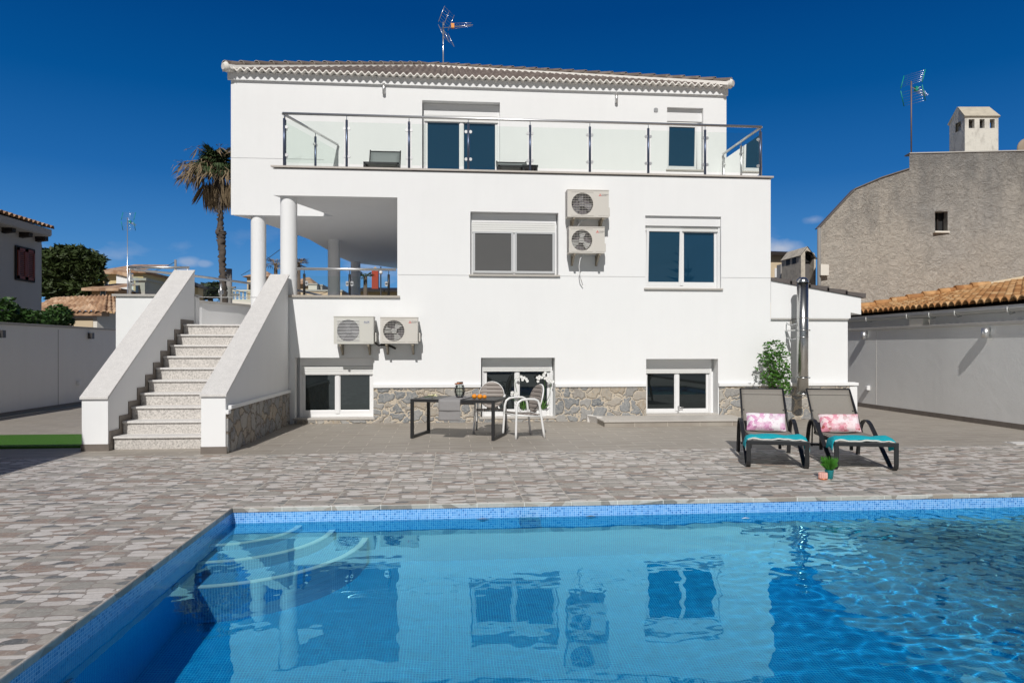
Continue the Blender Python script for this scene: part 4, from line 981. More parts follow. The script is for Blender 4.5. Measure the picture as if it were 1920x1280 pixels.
def limb(b, a, c, r0, r1, n=8, wob=.06):
    a = Vector(a); c = Vector(c); L = (c-a).length; pts = [a+(c-a)*i/5+(Vector((random.uniform(-1, 1), random.uniform(-1, 1), 0))*wob*L*(0 < i < 5)) for i in range(6)]
    b.tube(pts, [r0+(r1-r0)*i/5 for i in range(6)], n)
def tree(name, base, blobs, n, size, leaf, label, cat='tree', tr_=.12, group=None, flat=.35, stems=1):
    t_ = thing(name, base, label, cat, group); b = MB(); base = Vector(base)
    cc = sum((Vector(c) for c, _ in blobs), Vector())/len(blobs)
    limb(b, base, (cc.x, cc.y, min(c[2] for c, _ in blobs)), tr_, tr_*.7)
    for c, r in blobs: limb(b, (cc.x, cc.y, min(q[2] for q, _ in blobs)-r[2]*.2), c, tr_*.5, tr_*.15)
    b.build('trunk', M['bark'], t_)
    b = MB(); leafcloud(b, blobs, n, size, flat); b.build('crown', M[leaf], t_); return t_
# ficus-like shrub by the flue
sp = PY(1451, 770, 13.95); S = sp.x
def sb_(u, v, ru, rv, Y=13.95):
    p = PY(u, v, Y); k = Y/1334; return ((p.x, p.y, p.z), (ru*k, min(ru, rv)*k, rv*k))
tree('leafy_shrub', (S+.03, 13.95, 0), [sb_(1452, 655, 22, 20), sb_(1436, 672, 17, 14), sb_(1460, 690, 25, 22), sb_(1443, 708, 20, 18), sb_(1462, 722, 22, 22), sb_(1476, 668, 10, 10), sb_(1420, 690, 7, 8)], 1250, .044, 'shrubleaf', 'slender bright green shrub growing by the stone plinth beside the flue', 'shrub', .022, flat=.42)
# left: hedge, house, big tree, distant houses
def hedge_bush(u, v, ru, rv, Y, label):
    p = PY(u, v, Y); k = Y/1334; c = (p.x, p.y, p.z)
    return tree('hedge_bush', (p.x, p.y, 0), [(c, (ru*k, .5, rv*k)), ((c[0]-ru*k*.45, c[1], c[2]-rv*k*.4), (ru*k*.6, .5, rv*k*.7)), ((c[0]+ru*k*.45, c[1], c[2]-rv*k*.45), (ru*k*.55, .5, rv*k*.65))], 1500, .06, 'hedge', label, 'bush', .05, 'hedge bushes behind the left wall', .5)
hedge_bush(8, 590, 22, 32, 17.5, 'tall dark green bush over the left wall at the picture edge')
hedge_bush(42, 596, 24, 16, 18.0, 'low green bush below the shuttered window')
hedge_bush(78, 598, 24, 14, 18.6, 'low bush over the wall right of the neighbour house corner')
hedge_bush(110, 592, 18, 20, 19.2, 'rightmost bush with a raised shoot in front of the tiled roof')
# left neighbour: seen side faces +X
NX_ = -12.3
nb = thing('neighbour_house', (NX_, 22, 0), 'shaded beige house with brown shutters and clay tile eave at the left edge', 'house')
yc = PX(78, 500, NX_).y; ynear = 6.0
zt0 = PX(78, 447, NX_).z
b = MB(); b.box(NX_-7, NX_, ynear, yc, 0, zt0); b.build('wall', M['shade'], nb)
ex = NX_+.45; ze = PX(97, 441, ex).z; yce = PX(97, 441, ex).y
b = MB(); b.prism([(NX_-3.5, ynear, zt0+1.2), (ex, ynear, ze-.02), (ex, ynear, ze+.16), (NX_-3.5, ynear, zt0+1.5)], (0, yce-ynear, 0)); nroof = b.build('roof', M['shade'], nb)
b = MB(); 
def rt(b, o, e, s_, W, L, per, amp, course, seg=6, z0=0, skip=None):
    """roman tile field: o origin at eave, e eave direction, s_ up-slope direction (both unit)"""
    o, e, s_ = Vector(o), Vector(e).normalized(), Vector(s_).normalized(); n_ = e.cross(s_).normalized()
    if n_.z < 0: n_ = -n_
    nx = max(1, int(W/per)); ny = max(1, int(L/course)); pr = W/nx; vs = []; rows = []
    for j in range(ny):
        for q in (0, 1):
            rows.append((j+q*.999, q))
    for (r_, q) in rows:
        for i in range(nx*seg+1):
            x = pr*i/seg; wv = amp*abs(math.sin(math.pi*x/pr))*2-amp
            jit = .012*noise.noise((int(x/pr)*3.3, int(r_)*2.1, 1))
            vs.append(o+e*x+s_*(r_*L/ny)+n_*(wv+(.035 if q == 0 else .0)+jit))
    w_ = nx*seg+1
    b.add(vs, [(j*w_+i, j*w_+i+1, (j+1)*w_+i+1, (j+1)*w_+i) for j in range(len(rows)-1) for i in range(nx*seg)], True)
slope = Vector((-(3.5+.62), 0, zt0+1.5-(ze+.16)))
rt(b, (ex+.08, ynear, ze+.19), (0, 1, 0), slope, yce-ynear, 4.0, .22, .045, .4)
b.build('roof_tiles', M['clayold'], nroof)
b = MB(); yy = yc-.25
while yy > ynear: b = MB(); b.prism([(NX_-.02, yy-.09, ze-.20), (NX_-.02, yy+.09, ze-.20), (NX_-.02, yy+.09, ze-.05), (NX_-.02, yy-.09, ze-.05)], (.30, 0, .04)); b.build('rafter_end', M['darkwood'], nb); yy -= .8
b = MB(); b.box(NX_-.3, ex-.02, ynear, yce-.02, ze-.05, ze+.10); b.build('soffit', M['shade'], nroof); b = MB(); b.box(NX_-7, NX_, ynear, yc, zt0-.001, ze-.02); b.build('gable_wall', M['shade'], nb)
wa = PX(27, 463, NX_); wb_ = PX(62.5, 527, NX_)
b = MB(); b.box(NX_-.01, NX_+.05, wa.y, wb_.y, wb_.z-.05, wa.z+.05); sw = b.build('window', M['darkwood'], nb)
ym = (wa.y+wb_.y)/2
for a_, c_ in ((wa.y+.05, ym-.01), (ym+.01, wb_.y-.05)):
    b = MB(); z0_, z1_ = wb_.z, wa.z
    b.box(NX_+.05, NX_+.08, a_, a_+.07, z0_, z1_); b.box(NX_+.05, NX_+.08, c_-.07, c_, z0_, z1_); b.box(NX_+.05, NX_+.08, a_, c_, z0_, z0_+.08); b.box(NX_+.05, NX_+.08, a_, c_, z1_-.08, z1_)
    k = z0_+.1
    while k < z1_-.1: b.box(NX_+.05, NX_+.07, a_+.07, c_-.07, k, k+.03); k += .055
    b.build('shutter', M['wood'], sw)
def tblob(u, v, ru, rv, t, dz=1.0):
    p = PT(u, v, t); k = t/1334; return ((p.x, p.y, p.z), (ru*k, ru*k*dz, rv*k))
tr1 = PT(125, 600, 33); tree('broadleaf_tree', (tr1.x, tr1.y, 0), [tblob(110, 503, 42, 36, 33), tblob(158, 498, 34, 30, 33), tblob(135, 482, 40, 22, 33), tblob(105, 535, 35, 28, 33), tblob(150, 540, 26, 22, 33), tblob(180, 520, 18, 20, 33), tblob(84, 490, 20, 26, 33), tblob(185, 488, 16, 12, 33)], 13000, .15, 'treeleaf', 'big dark round-crowned tree behind the shuttered house', 'tree', .3)
def smallhouse(label, u0, u1, v0, v1, t, depth, mat, roofmat=None, roof='flat', rh=.8, ov=.25, wins=(), name='distant_house', group=None, yaw=0):
    a = PT(u0, v1, t); c = PT(u1, v0, t); x0, x1, y = a.x, c.x, a.y; z1 = max(a.z, c.z)
    th = thing(name, (x0, y, 0), label, 'house', group)
    b = MB(); b.box(x0, x1, y, y+depth, -.05, z1); b.build('wall', M[mat], th)
    if roof == 'flat': b = MB(); b.box(x0-ov, x1+ov, y-ov, y+depth+ov, z1, z1+.12); b.build('roof', M[roofmat or 'stonecap'], th)
    elif roof == 'hip':
        b = MB(); r0 = [(x0-ov, y-ov, z1), (x1+ov, y-ov, z1), (x1+ov, y+depth+ov, z1), (x0-ov, y+depth+ov, z1)]; m1 = ((x0*.6+x1*.4), y+depth/2, z1+rh); m2 = ((x0*.4+x1*.6), y+depth/2, z1+rh)
        b.add(r0+[m1, m2], [(0, 1, 5, 4), (1, 2, 5), (2, 3, 4, 5), (3, 0, 4), (0, 3, 2, 1)]); b.build('roof', M[roofmat or 'clayold'], th)
    elif roof == 'mono':
        b = MB(); b.add([(x0-ov, y-ov, z1), (x1+ov, y-ov, z1), (x1+ov, y+depth, z1+rh), (x0-ov, y+depth, z1+rh), (x0-ov, y-ov, z1-.12), (x1+ov, y-ov, z1-.12)], [(0, 1, 2, 3), (0, 4, 5, 1)]); b.build('roof', M[roofmat or 'clayold'], th)
    for (a0, b0, a1, b1, wm) in wins:
        p = PY(a0, b1, y); q = PY(a1, b0, y); b = MB(); b.box(p.x, q.x, y-.04, y+.05, p.z, q.z); w_ = b.build('window', M['pvc' if wm != 'dark' else 'darkwood'], th)
        b = MB(); m_ = (q.x-p.x)*.12; b.box(p.x+m_, q.x-m_, y-.05, y-.035, p.z+m_, q.z-m_); b.build('pane', M[{'dark': 'dark', 'glass': 'windark', 'white': 'pvc', 'shut': 'zinc'}[wm]], w_)
    return th
# low white annex with tiled hip roof
lo = PT(140, 600, 26); t_ = thing('low_house', (lo.x, lo.y, 0), 'low white building with weathered clay tile hip roof below the big tree', 'house')
xa, xb, xc = PT(70, 600, 26).x, PT(182, 600, 26).x, PT(228, 600, 28).x; y = PT(182, 600, 26).y; z1 = PT(182, 586, 26).z
b = MB(); b.prism([(xa, y, 0), (xb, y, 0), (xb+1.6, y+3.2, 0), (xa, y+3.2, 0)], (0, 0, z1)); b.build('wall', M['ywhite'], t_)
pa, pb = PT(132, 608, 25.97), PT(174, 597, 25.97); b = MB(); b.box(pa.x, pb.x, y-.02, y+.03, 0, pb.z); b.build('recess', M['beigewall'], t_)
zr = PT(165, 553, 27.5).z; rid = PT(190, 552, 28.5)
b = MB(); e0 = Vector((xa-.3, y-.25, z1-.02)); e1 = Vector((xb+.25, y-.25, z1-.02)); e2 = Vector((xb+2.0, y+3.2, z1-.02)); R1 = Vector((xb-.6, y+1.9, zr+.02)); R0 = Vector((xa-.3, y+1.9, zr-.1))
n_ = 26; seg = 6
def tiledquad(b, A, B, C, D, nx, ny, amp=.045):     # A-B eave, D-C ridge
    vs = []; seg = 6; rows = [(j+q*.999, q) for j in range(ny) for q in (0, 1)]
    nn = (B-A).cross(D-A).normalized(); nn = nn if nn.z > 0 else -nn
    for r_, q in rows:
        f = r_/ny; P0 = A.lerp(D, f); P1 = B.lerp(C, f)
        for i in range(nx*seg+1):
            g = i/(nx*seg); vs.append(P0.lerp(P1, g)+nn*(amp*(abs(math.sin(math.pi*i/seg))*2-1)+(.045 if q == 0 else 0)+.02*noise.noise((i//seg*1.7, int(r_)*2.3, 4))))
    w_ = nx*seg+1; b.add(vs, [(j*w_+i, j*w_+i+1, (j+1)*w_+i+1, (j+1)*w_+i) for j in range(len(rows)-1) for i in range(nx*seg)], True)
tiledquad(b, e0, e1, R1, R0, 13, 6); tiledquad(b, e1, e2, R1+Vector((1.2, 1.6, 0)), R1, 16, 6)
b.box(e0.x, e1.x, e0.y+.04, y+.4, z1-.12, z1+.05)
b.build('roof', M['clayold'], t_)
smallhouse('yellow two storey house with white gable behind the big tree', 186, 236, 511, 600, 44, 6, 'yellowwall', 'clayold', 'mono', 1.2, .4, [(196, 522, 204, 536, 'glass')], 'distant_house')
g0 = PT(218, 513, 42); g1 = PT(278, 521, 42)
t_ = thing('white_gable_house', (g0.x, g0.y, 0), 'white gabled house wall catching the sun left of the landing rail', 'house')
b = MB(); b.prism([(g0.x, g0.y, 0), (g1.x+.2, g0.y, 0), (g1.x+.2, g0.y, PT(278, 530, 42).z), (g0.x, g0.y, PT(218, 513, 42).z)], (0, 4, 0)); b.build('wall', M['white'], t_)
b = MB(); b.prism([(g0.x-.1, g0.y-.15, PT(218, 513, 42).z), (g1.x+.3, g0.y-.15, PT(278, 530, 42).z), (g1.x+.3, g0.y-.15, PT(278, 530, 42).z+.2), (g0.x-.1, g0.y-.15, PT(218, 513, 42).z+.2)], (0, 4.3, 0)); b.build('roof', M['clayold'], t_)
smallhouse('small ochre house with white framed window and tile roof under the tree', 172, 213, 541, 610, 32, 3, 'tanwall', 'clayold', 'mono', .5, .3, [(188.5, 540, 199, 556, 'glass')], 'distant_house')
smallhouse('cream house end wall beside the ochre house', 208, 224, 545, 610, 36, 3, 'ywhite', 'clayold', 'flat', .3, .1)
smallhouse('flat roofed beige house seen through the landing glass', 250, 268, 512, 600, 38, 5, 'yellowwall', 'clayold', 'flat', .3, .2)
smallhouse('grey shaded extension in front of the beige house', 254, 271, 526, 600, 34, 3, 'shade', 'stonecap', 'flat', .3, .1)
smallhouse('ochre house with white shutter behind the stairs', 271, 322, 528, 600, 48, 6, 'yellowwall', 'darkwood', 'hip', .7, .5, [(273, 534, 288, 551, 'shut'), (292, 540, 297, 551, 'dark')])
# tv aerials
def aerial(label, foot, zmast, dirx, sc, rmat, armmat, ring=False):
    foot = Vector(foot); top = Vector((foot.x, foot.y, zmast)); t_ = thing('tv_aerial', foot, label, 'aerial')
    b = MB(); b.cyl(foot, top, .022*sc, n=8); b.build('mast', M[rmat], t_)
    d = Vector(dirx).normalized(); s_ = Vector((-d.y, d.x, 0)).normalized(); u_ = Vector((0, 0, 1)); hd = top-u_*.18*sc
    b = MB(); b.tube([hd-d*.05*sc, hd+d*1.05*sc-u_*.08*sc], .011*sc, 6)
    for k in range(7): q = hd+d*(.45+.09*k)*sc-u_*(.03+.008*k)*sc; w_ = (.16-.012*k)*sc; b.tube([q-s_*w_, q+s_*w_], .005*sc, 5)
    for o in (-1, 1): b.tube([hd+d*.35*sc+u_*.09*sc*o, hd+d*1.0*sc+u_*.05*sc*o-u_*.06*sc], .006*sc, 5)
    b.build('boom', M['alu'], t_)
    for sg in (1, -1):
        b = MB(); lean = (u_*.42+d*.20).normalized()*.52*sc if sg > 0 else (-u_*.42+d*.20).normalized()*.52*sc
        o = hd+u_*.04*sc*sg
        for k in (-1, 0, 1) if armmat == 'alu' else (-1, 1): b.tube([o+s_*.34*sc*k, o+s_*.34*sc*k+lean], (.014 if armmat != 'alu' else .010)*sc, 6)
        rb_ = b.build('reflector_arm', M[armmat], t_)
        b = MB()
        for k in range(6): q = o+lean*(.12+.17*k); b.tube([q-s_*.34*sc, q+s_*.34*sc], .0035*sc, 5)
        b.build('reflector_rods', M['alu'], rb_)
    b = MB(); q = hd+d*.34*sc; b.box(q.x-.05*sc, q.x+.05*sc, q.y-.05*sc, q.y+.05*sc, q.z-.07*sc, q.z+.07*sc); b.build('dipole_box', M['orange' if armmat == 'alu' else 'aerialteal'], t_)
    return t_
rz = lambda yy: ZE+.05+rtilt*(yy-EY)
af = PT(831, 122, 22.4); at_ = PT(829, 42, 22.4)
aerial('white metal television aerial on the villa roof', (af.x, af.y, AP[2]-.35), at_.z, (.9, -.45, 0), .98, 'alu', 'alu')
# aerial on the left, tall thin mast behind the landing
lf = PT(239, 610, 30); aerial('thin television aerial with teal tips left of the palm', (lf.x, lf.y, 0), PT(245, 408, 30).z, (0, 1, 0), .75, 'alu', 'aerialteal')
# distant trees beyond the landing
tp = PT(400, 560, 60); tree('distant_tree', (tp.x, tp.y, 0), [tblob(388, 546, 20, 14, 60), tblob(403, 541, 18, 11, 60), tblob(364, 549, 14, 10, 60), tblob(418, 549, 13, 12, 60)], 4200, .3, 'fartree', 'dark rounded pine crown behind the palm trunk', 'tree', .3)
# palm
pb_ = PT(420, 600, 30); pm = thing('palm_tree', (pb_.x, pb_.y, 0), 'tall fan palm with a skirt of dry brown fronds left of the villa', 'palm tree')
b = MB(); trk = [(421, 600, .17), (420, 560, .155), (418.5, 530, .15), (417, 500, .145), (416, 470, .15), (415, 447, .18), (414, 434, .22), (413.5, 431, .13), (413, 400, .125), (412, 370, .13), (410, 340, .2), (408, 320, .25)]
pts = [PT(u, v, 30) for u, v, r in trk]; pts[0] = Vector((pts[0].x, pts[0].y, 0))
fine = []; rr = []
for i in range(len(pts)-1):
    for j in range(8):
        f = j/8; fine.append(pts[i].lerp(pts[i+1], f)+Vector((.035*math.sin(i*8.1+j*2.3), .03*math.cos(j*3), 0))); r0 = trk[i][2]*.95; r1 = trk[i+1][2]*.95; rr.append((r0+(r1-r0)*f)*(1.1 if j % 2 else .92))
b.tube(fine, rr, 12); b.build('trunk', simple('palm_trunk', (.10, .08, .065), .95, nz=.55, ns=7, bump=.9, bscale=9), pm)
cr_ = PT(403, 318, 30)
def fan(b, c, d, L, droop, spread=1.0, n=15):
    """fan leaf: stem plus a palmate blade of narrow segments"""
    c = Vector(c); d = Vector(d).normalized(); s_ = d.cross(Vector((0, 0, 1))); s_ = s_.normalized() if s_.length > .01 else Vector((1, 0, 0)); st_ = c+d*L*.45-Vector((0, 0, droop*.15))
    b.tube([c, (c+st_)/2+Vector((0, 0, .03)), st_], [.022, .018, .012], 5)
    up_ = s_.cross(d)
    for k in range(n):
        a = (k/(n-1)-.5)*2.5*spread; dd = (d*math.cos(a)+s_*math.sin(a)); ln = L*.62*(1-.18*abs(a))*random.uniform(.85, 1.1)
        m_ = st_+dd*ln*.55-Vector((0, 0, droop*.25*ln)); e = st_+dd*ln-Vector((0, 0, droop*ln*random.uniform(.7, 1.25)))
        w_ = (dd.cross(Vector((0, 0, 1))).normalized() if abs(dd.z) < .98 else s_)*.028
        b.add([st_, m_-w_, e, m_+w_], [(0, 1, 2, 3)])
b = MB(); g = MB()
def hangleaf(b, c, q, n, w, sp):
    """dead frond: a limp bundle of blades from stem tip c down to q"""
    c = Vector(c); q = Vector(q)
    for j in range(n):
        o = Vector((random.uniform(-1, 1), random.uniform(-1, 1), random.uniform(-.4, .4)))*sp; e = q+o+Vector((0, 0, random.uniform(-.25, .3))); m_ = c.lerp(e, .5)+o*.45; wv = Vector((random.uniform(.4, 1), random.uniform(-1, 1), 0)).normalized()*w
        b.add([c+o*.15, m_-wv, e, m_+wv], [(0, 1, 2, 3)])
for k in range(42):
    a = random.uniform(0, 2*math.pi); el = random.uniform(-.5, 1.0); rr_ = random.uniform(.3, 1.28)
    tip = cr_+Vector((math.cos(a)*rr_*1.05, math.sin(a)*rr_, .25+el*.75-.3*rr_)); b.tube([cr_+Vector((0, 0, .1)), (cr_+tip)/2+Vector((0, 0, .22)), tip], [.03, .02, .014], 5)
    hangleaf(b, tip, tip+Vector((math.cos(a)*.2+random.uniform(-.2, .2), math.sin(a)*.2, -random.uniform(.15, .75))), 17, .026, .34)
for k in range(58):
    a = random.uniform(0, 2*math.pi); el = random.uniform(.0, 1.6); fan(g, cr_+Vector((.08, 0, .30)), (math.cos(a), math.sin(a), el), random.uniform(.75, 1.12), random.uniform(.2, .7), n=19)
for k in range(26):
    a = random.uniform(0, 2*math.pi); fan(g if k % 4 else b, cr_+Vector((0, 0, .2)), (math.cos(a), math.sin(a), random.uniform(-.2, .3)), random.uniform(1.0, 1.3), random.uniform(.5, .9), n=17)
for (uu, vv) in ((389, 392), (397, 398), (408, 398), (420, 394), (430, 392), (438, 385), (403, 394)):
    for k in range(6):
        p = PT(uu, 350, 30)+Vector((random.uniform(-.10, .10), random.uniform(-.4, .4), random.uniform(-.1, .3))); q = PT(uu+random.uniform(-4, 4), vv+random.uniform(-8, 4), 30); hangleaf(b, p, q, 12, .03, .10)
# one long frond hanging away from the skirt
p, q = PT(384, 345, 30), PT(362, 383, 30)
for j in range(16): o = Vector((random.uniform(-.09, .09), random.uniform(-.1, .1), random.uniform(-.1, .1))); b.add([p+o*.4, p.lerp(q, .5)+o-Vector((.03, 0, 0)), q+o, p.lerp(q, .5)+o+Vector((.03, 0, 0))], [(0, 1, 2, 3)])
b.build('dry_fronds', M['palmdry'], pm); g.build('green_fronds', M['palmgreen'], pm)
# electricity poles and wires
def upole(u, vtop, t, label, cross=True, r=.13):
    p = PT(u, 600, t); z = PT(u, vtop, t).z; t_ = thing('electricity_pole', (p.x, p.y, 0), label, 'pole'); b = MB(); b.tube([(p.x, p.y, 0), (p.x, p.y, z)], [r*1.2, r], 10); b.build('pole', M['pole'], t_)
    if cross: b = MB(); b.box(p.x-.45, p.x+.45, p.y-.05, p.y+.05, z-1.25, z-1.15); b.box(p.x-.3, p.x+.3, p.y-.05, p.y+.05, z-.9, z-.82); b.build('cross_arm', M['pole'], t_)
    return Vector((p.x, p.y, z))
k1 = upole(429.5, 504, 33, 'weathered electricity pole right behind the palm trunk'); k2 = upole(329, 487, 40, 'slim grey utility pole above the stair wall', False, .06)
def wire(a, c, sag, label, r=.014):
    b = MB(); pts = [a.lerp(c, i/12)-Vector((0, 0, sag*4*(i/12)*(1-i/12))) for i in range(13)]; b.tube(pts, r, 5); o = b.build('overhead_cable', M['black'], None); o['label'] = label; o['category'] = 'cable'; o['group'] = 'overhead cables behind the landing'
wire(k2-Vector((0, 0, .1)), PT(240, 506, 38), .3, 'cable from slim pole leftwards to the landing post')
wire(k1-Vector((0, 0, .9)), k2-Vector((0, 0, .5)), .35, 'upper cable between the two poles')
wire(k1-Vector((0, 0, 1.2)), PT(240, 540, 40), .5, 'middle sagging cable left of the pole'); wire(k1-Vector((0, 0, 1.3)), PT(200, 560, 40), .7, 'lowest sagging cable left of the pole')
wire(k1-Vector((0, 0, .9)), PT(620, 545, 45), .5, 'cable right of the pole running behind the columns'); wire(PT(452, 516, 40), PT(560, 440, 30), .1, 'cable rising to the right behind the columns')
# balustraded house
bh = PT(445, 590, 38); t_ = thing('balustrade_house', (bh.x, bh.y, 0), 'cream roof terrace with white balusters between pole and column', 'house')
xa, xb = PT(431, 560, 38).x, PT(475, 560, 38).x; zt = PT(440, 546, 38).z; zb_ = PT(440, 561, 38).z
b = MB(); b.box(xa-.3, xb+1, bh.y, bh.y+4, 0, zb_); b.build('wall', M['ywhite'], t_)
b = MB(); b.box(xa, xb+1, bh.y, bh.y+.15, zt, zt+.08); b.box(xa, xa+.15, bh.y-.02, bh.y+.17, zb_, zt+.18); b.build('balustrade_rail', M['ywhite'], t_)
x = xa+.28
while x < xb+.9: b = MB(); b.lathe((x, bh.y+.07, zb_), [(.05, 0), (.035, .08), (.06, .18), (.03, (zt-zb_)*.8), (.05, zt-zb_)], 8); b.build('baluster', M['ywhite'], t_); x += .2
smallhouse('sandy house corner with tiled roof left of the rear column', 463, 500, 519, 600, 55, 5, 'beigewall', 'clayold', 'hip', .7, .3, [(466, 533, 470, 545, 'dark')])
# seen through the porch
def sh_(u0, u1, v0, v1, t, **k): pass
smallhouse('stepped tan house with pitched roof behind the porch columns', 548, 580, 533, 600, 60, 6, 'beigewall', 'clayold', 'hip', .9, .4, [(566, 545, 570, 553, 'dark')])
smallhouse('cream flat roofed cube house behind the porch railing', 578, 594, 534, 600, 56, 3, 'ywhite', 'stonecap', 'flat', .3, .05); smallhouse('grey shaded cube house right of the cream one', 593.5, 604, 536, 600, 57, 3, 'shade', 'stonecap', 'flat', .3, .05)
smallhouse('long low beige house behind the descending handrail', 560, 640, 546, 600, 50, 3, 'beigewall', 'stonecap', 'flat', .3, .05, [(588, 550, 592, 556, 'dark')])
oh = smallhouse('orange house with dark brown tiled roof seen through the porch', 672, 790, 544, 600, 48, 5, 'yellowwall', 'darkwood', 'mono', .6, .3)
p = PT(703, 530, 50.5); q0, q1 = PT(697, 505, 50.5), PT(709, 532, 50.5)
t_ = thing('red_chimney', (p.x, p.y, 0), 'brick red chimney tower with pointed cap above the orange house', 'chimney')
b = MB(); b.box(q0.x, q1.x, p.y, p.y+.5, 0, q0.z); b.build('stack', M['redwood'], t_); b = MB(); cx_ = (q0.x+q1.x)/2; b.add([(q0.x, p.y, q0.z), (q1.x, p.y, q0.z), (q1.x, p.y+.5, q0.z), (q0.x, p.y+.5, q0.z), (cx_, p.y+.25, q0.z+.22)], [(0, 1, 4), (1, 2, 4), (2, 3, 4), (3, 0, 4)]); b.build('cap', M['tanwall'], t_)
def mini_palm(u, v, t, label, s_=1.0, dry=False):
    c = PT(u, v, t); t_ = thing('small_palm', (c.x, c.y, 0), label, 'palm tree'); b = MB(); b.tube([(c.x, c.y, 0), (c.x, c.y, c.z)], [.16, .11], 8); b.build('trunk', M['bark'], t_)
    b = MB()
    for k in range(16): a = random.uniform(0, 2*math.pi); fan(b, c, (math.cos(a), math.sin(a), random.uniform(-.1, 1.2)), s_*random.uniform(.8, 1.1), random.uniform(.2, .7), n=9)
    b.build('fronds', M['palmdry' if dry else 'palmgreen'], t_)
mini_palm(685, 519, 42, 'little green fan palm left of the red chimney', .7); mini_palm(517, 497, 45, 'dry palm head showing between the two front columns', 1.0, True); mini_palm(560, 494, 46, 'dry brown palm head right of the front column', .9, True)
lpp = PT(714, 545, 47); t_ = thing('street_lamp', (lpp.x, lpp.y, 0), 'thin street lamp beside the red chimney', 'street lamp'); b = MB(); zt_ = PT(714, 500, 47).z; b.tube([(lpp.x, lpp.y, 0), (lpp.x, lpp.y, zt_)], [.06, .04], 8); b.build('post', M['anth'], t_); b = MB(); b.sphere((lpp.x, lpp.y, PT(714, 511, 47).z), .13, 10, 6); b.build('lamp_globe', M['pvc'], t_)
# ------------------------------------------------------------------ right-hand neighbours
rn = thing('rough_walled_house', (13, 19, 0), 'tall neighbouring house with rough grey-beige rendered gable wall', 'house')
O = PT(1535, 600, 20.0); D = Vector((1, -.175, 0)).normalized()
def onw(u, v):                                    # point of the gable plane seen at pixel
    r_ = Vector(ray(u, v)); n_ = Vector((-D.y, D.x, 0)); o = Vector((O.x, O.y, 0)); t = o.dot(n_)/r_.dot(n_); return Vector((r_.x*t, r_.y*t, H0+r_.z*t))
top = [onw(1535, 428), onw(1603, 355), onw(1652, 334), onw(1705, 317), onw(1705, 288.5), onw(1812, 285.5), onw(1990, 282)]
wh = [onw(1753, 398), onw(1777, 395), onw(1777, 430), onw(1751, 437)]
base = [Vector((top[-1].x, top[-1].y, 0)), Vector((top[0].x, top[0].y, 0))]
bk = Vector((6.6, 8.5, 0))
# gable wall as strips round the window opening
b = MB(); wx0, wx1 = wh[3], wh[1]; wz0 = (wh[2].z+wh[3].z)/2; wz1 = (wh[0].z+wh[1].z)/2
def topz(s):
    for a_, c_ in zip(top, top[1:]):
        if a_.x <= s <= c_.x and c_.x > a_.x+1e-4: return a_.z+(c_.z-a_.z)*(s-a_.x)/(c_.x-a_.x)
    return top[-1].z
def pw(x, z): k = (x-O.x)/D.x; return Vector((x, O.y+D.y*k, z))
xs = sorted({*[round(p.x, 4) for p in top], round(wh[0].x, 4), round(wh[1].x, 4)}); stepx = top[4].x
for a_, c_ in zip(xs, xs[1:]):
    if c_-a_ < 1e-4: continue
    za = topz(a_+1e-4); zc = topz(c_-1e-4)
    if abs(a_-round(top[3].x, 4)) < 2e-4 or abs(a_-round(top[4].x, 4)) < 2e-4: za = top[4].z
    if wh[0].x-.001 <= a_ < wh[1].x-.001: b.quad(pw(a_, 0), pw(c_, 0), pw(c_, wz0), pw(a_, wz0)); b.quad(pw(a_, wz1), pw(c_, wz1), pw(c_, zc), pw(a_, za))
    else: b.quad(pw(a_, 0), pw(c_, 0), pw(c_, zc), pw(a_, za))
for a_, c_ in zip(top, top[1:]): b.quad(a_, c_, c_+bk, a_+bk)
b.quad(base[1], top[0], top[0]+bk, base[1]+bk)
nW = Vector((-D.y, D.x, 0))*.25
A0, A1 = pw(wh[0].x, 0), pw(wh[1].x, 0)
def zz(p, z): return Vector((p.x, p.y, z))
b.quad(zz(A0, wz0), zz(A1, wz0), zz(A1+nW, wz0), zz(A0+nW, wz0)); b.quad(zz(A0, wz1), zz(A1, wz1), zz(A1+nW, wz1), zz(A0+nW, wz1)); b.quad(zz(A0, wz0), zz(A0, wz1), zz(A0+nW, wz1), zz(A0+nW, wz0)); b.quad(zz(A1, wz0), zz(A1, wz1), zz(A1+nW, wz1), zz(A1+nW, wz0))
b.build('wall', M['rough'], rn)
b = MB(); b.quad(zz(A0+nW, wz0), zz(A1+nW, wz0), zz(A1+nW, wz1), zz(A0+nW, wz1)); wn_ = b.build('window', M['dark'], rn)
b = MB(); m_ = (A0+A1)/2+nW*.9
for e_ in (A0+nW*.9, m_, A1+nW*.9): b.box(e_.x-.02, e_.x+.02, e_.y-.02, e_.y, wz0, wz1)
b.build('shutter', M['darkwood'], wn_)
b = MB(); b.box(A0.x-.06, A1.x+.03, A0.y-.10, A0.y+.02, wz0-.05, wz0-.002); b.build('sill', M['ywhite'], wn_)
b = MB()
for a_, c_ in zip(top[:3], top[1:4]): b.prism([a_-nW*.15, c_-nW*.15, c_+nW*1.2, a_+nW*1.2], (0, 0, .03))
b.build('wall_coping', M['skirt'], rn); b = MB()
b.prism([top[4]-nW*.1, top[6]-nW*.1, top[6]+nW*1.2, top[4]+nW*1.2], (0, 0, .03)); b.build('wall_coping', M['stonecap'], rn)
b = MB(); p0 = Vector((top[0].x-.02, top[0].y-.06, 0)); b.tube([p0+Vector((0, 0, top[0].z)), p0+Vector((0, 0, 1))], .05, 8); b.build('drainpipe', M['pole'], rn)
b = MB(); p0 = onw(1541, 505); b.box(p0.x-.12, p0.x+.12, p0.y-.16, p0.y-.02, p0.z-.18, p0.z+.12); b.build('meter_box', M['ywhite'], rn)
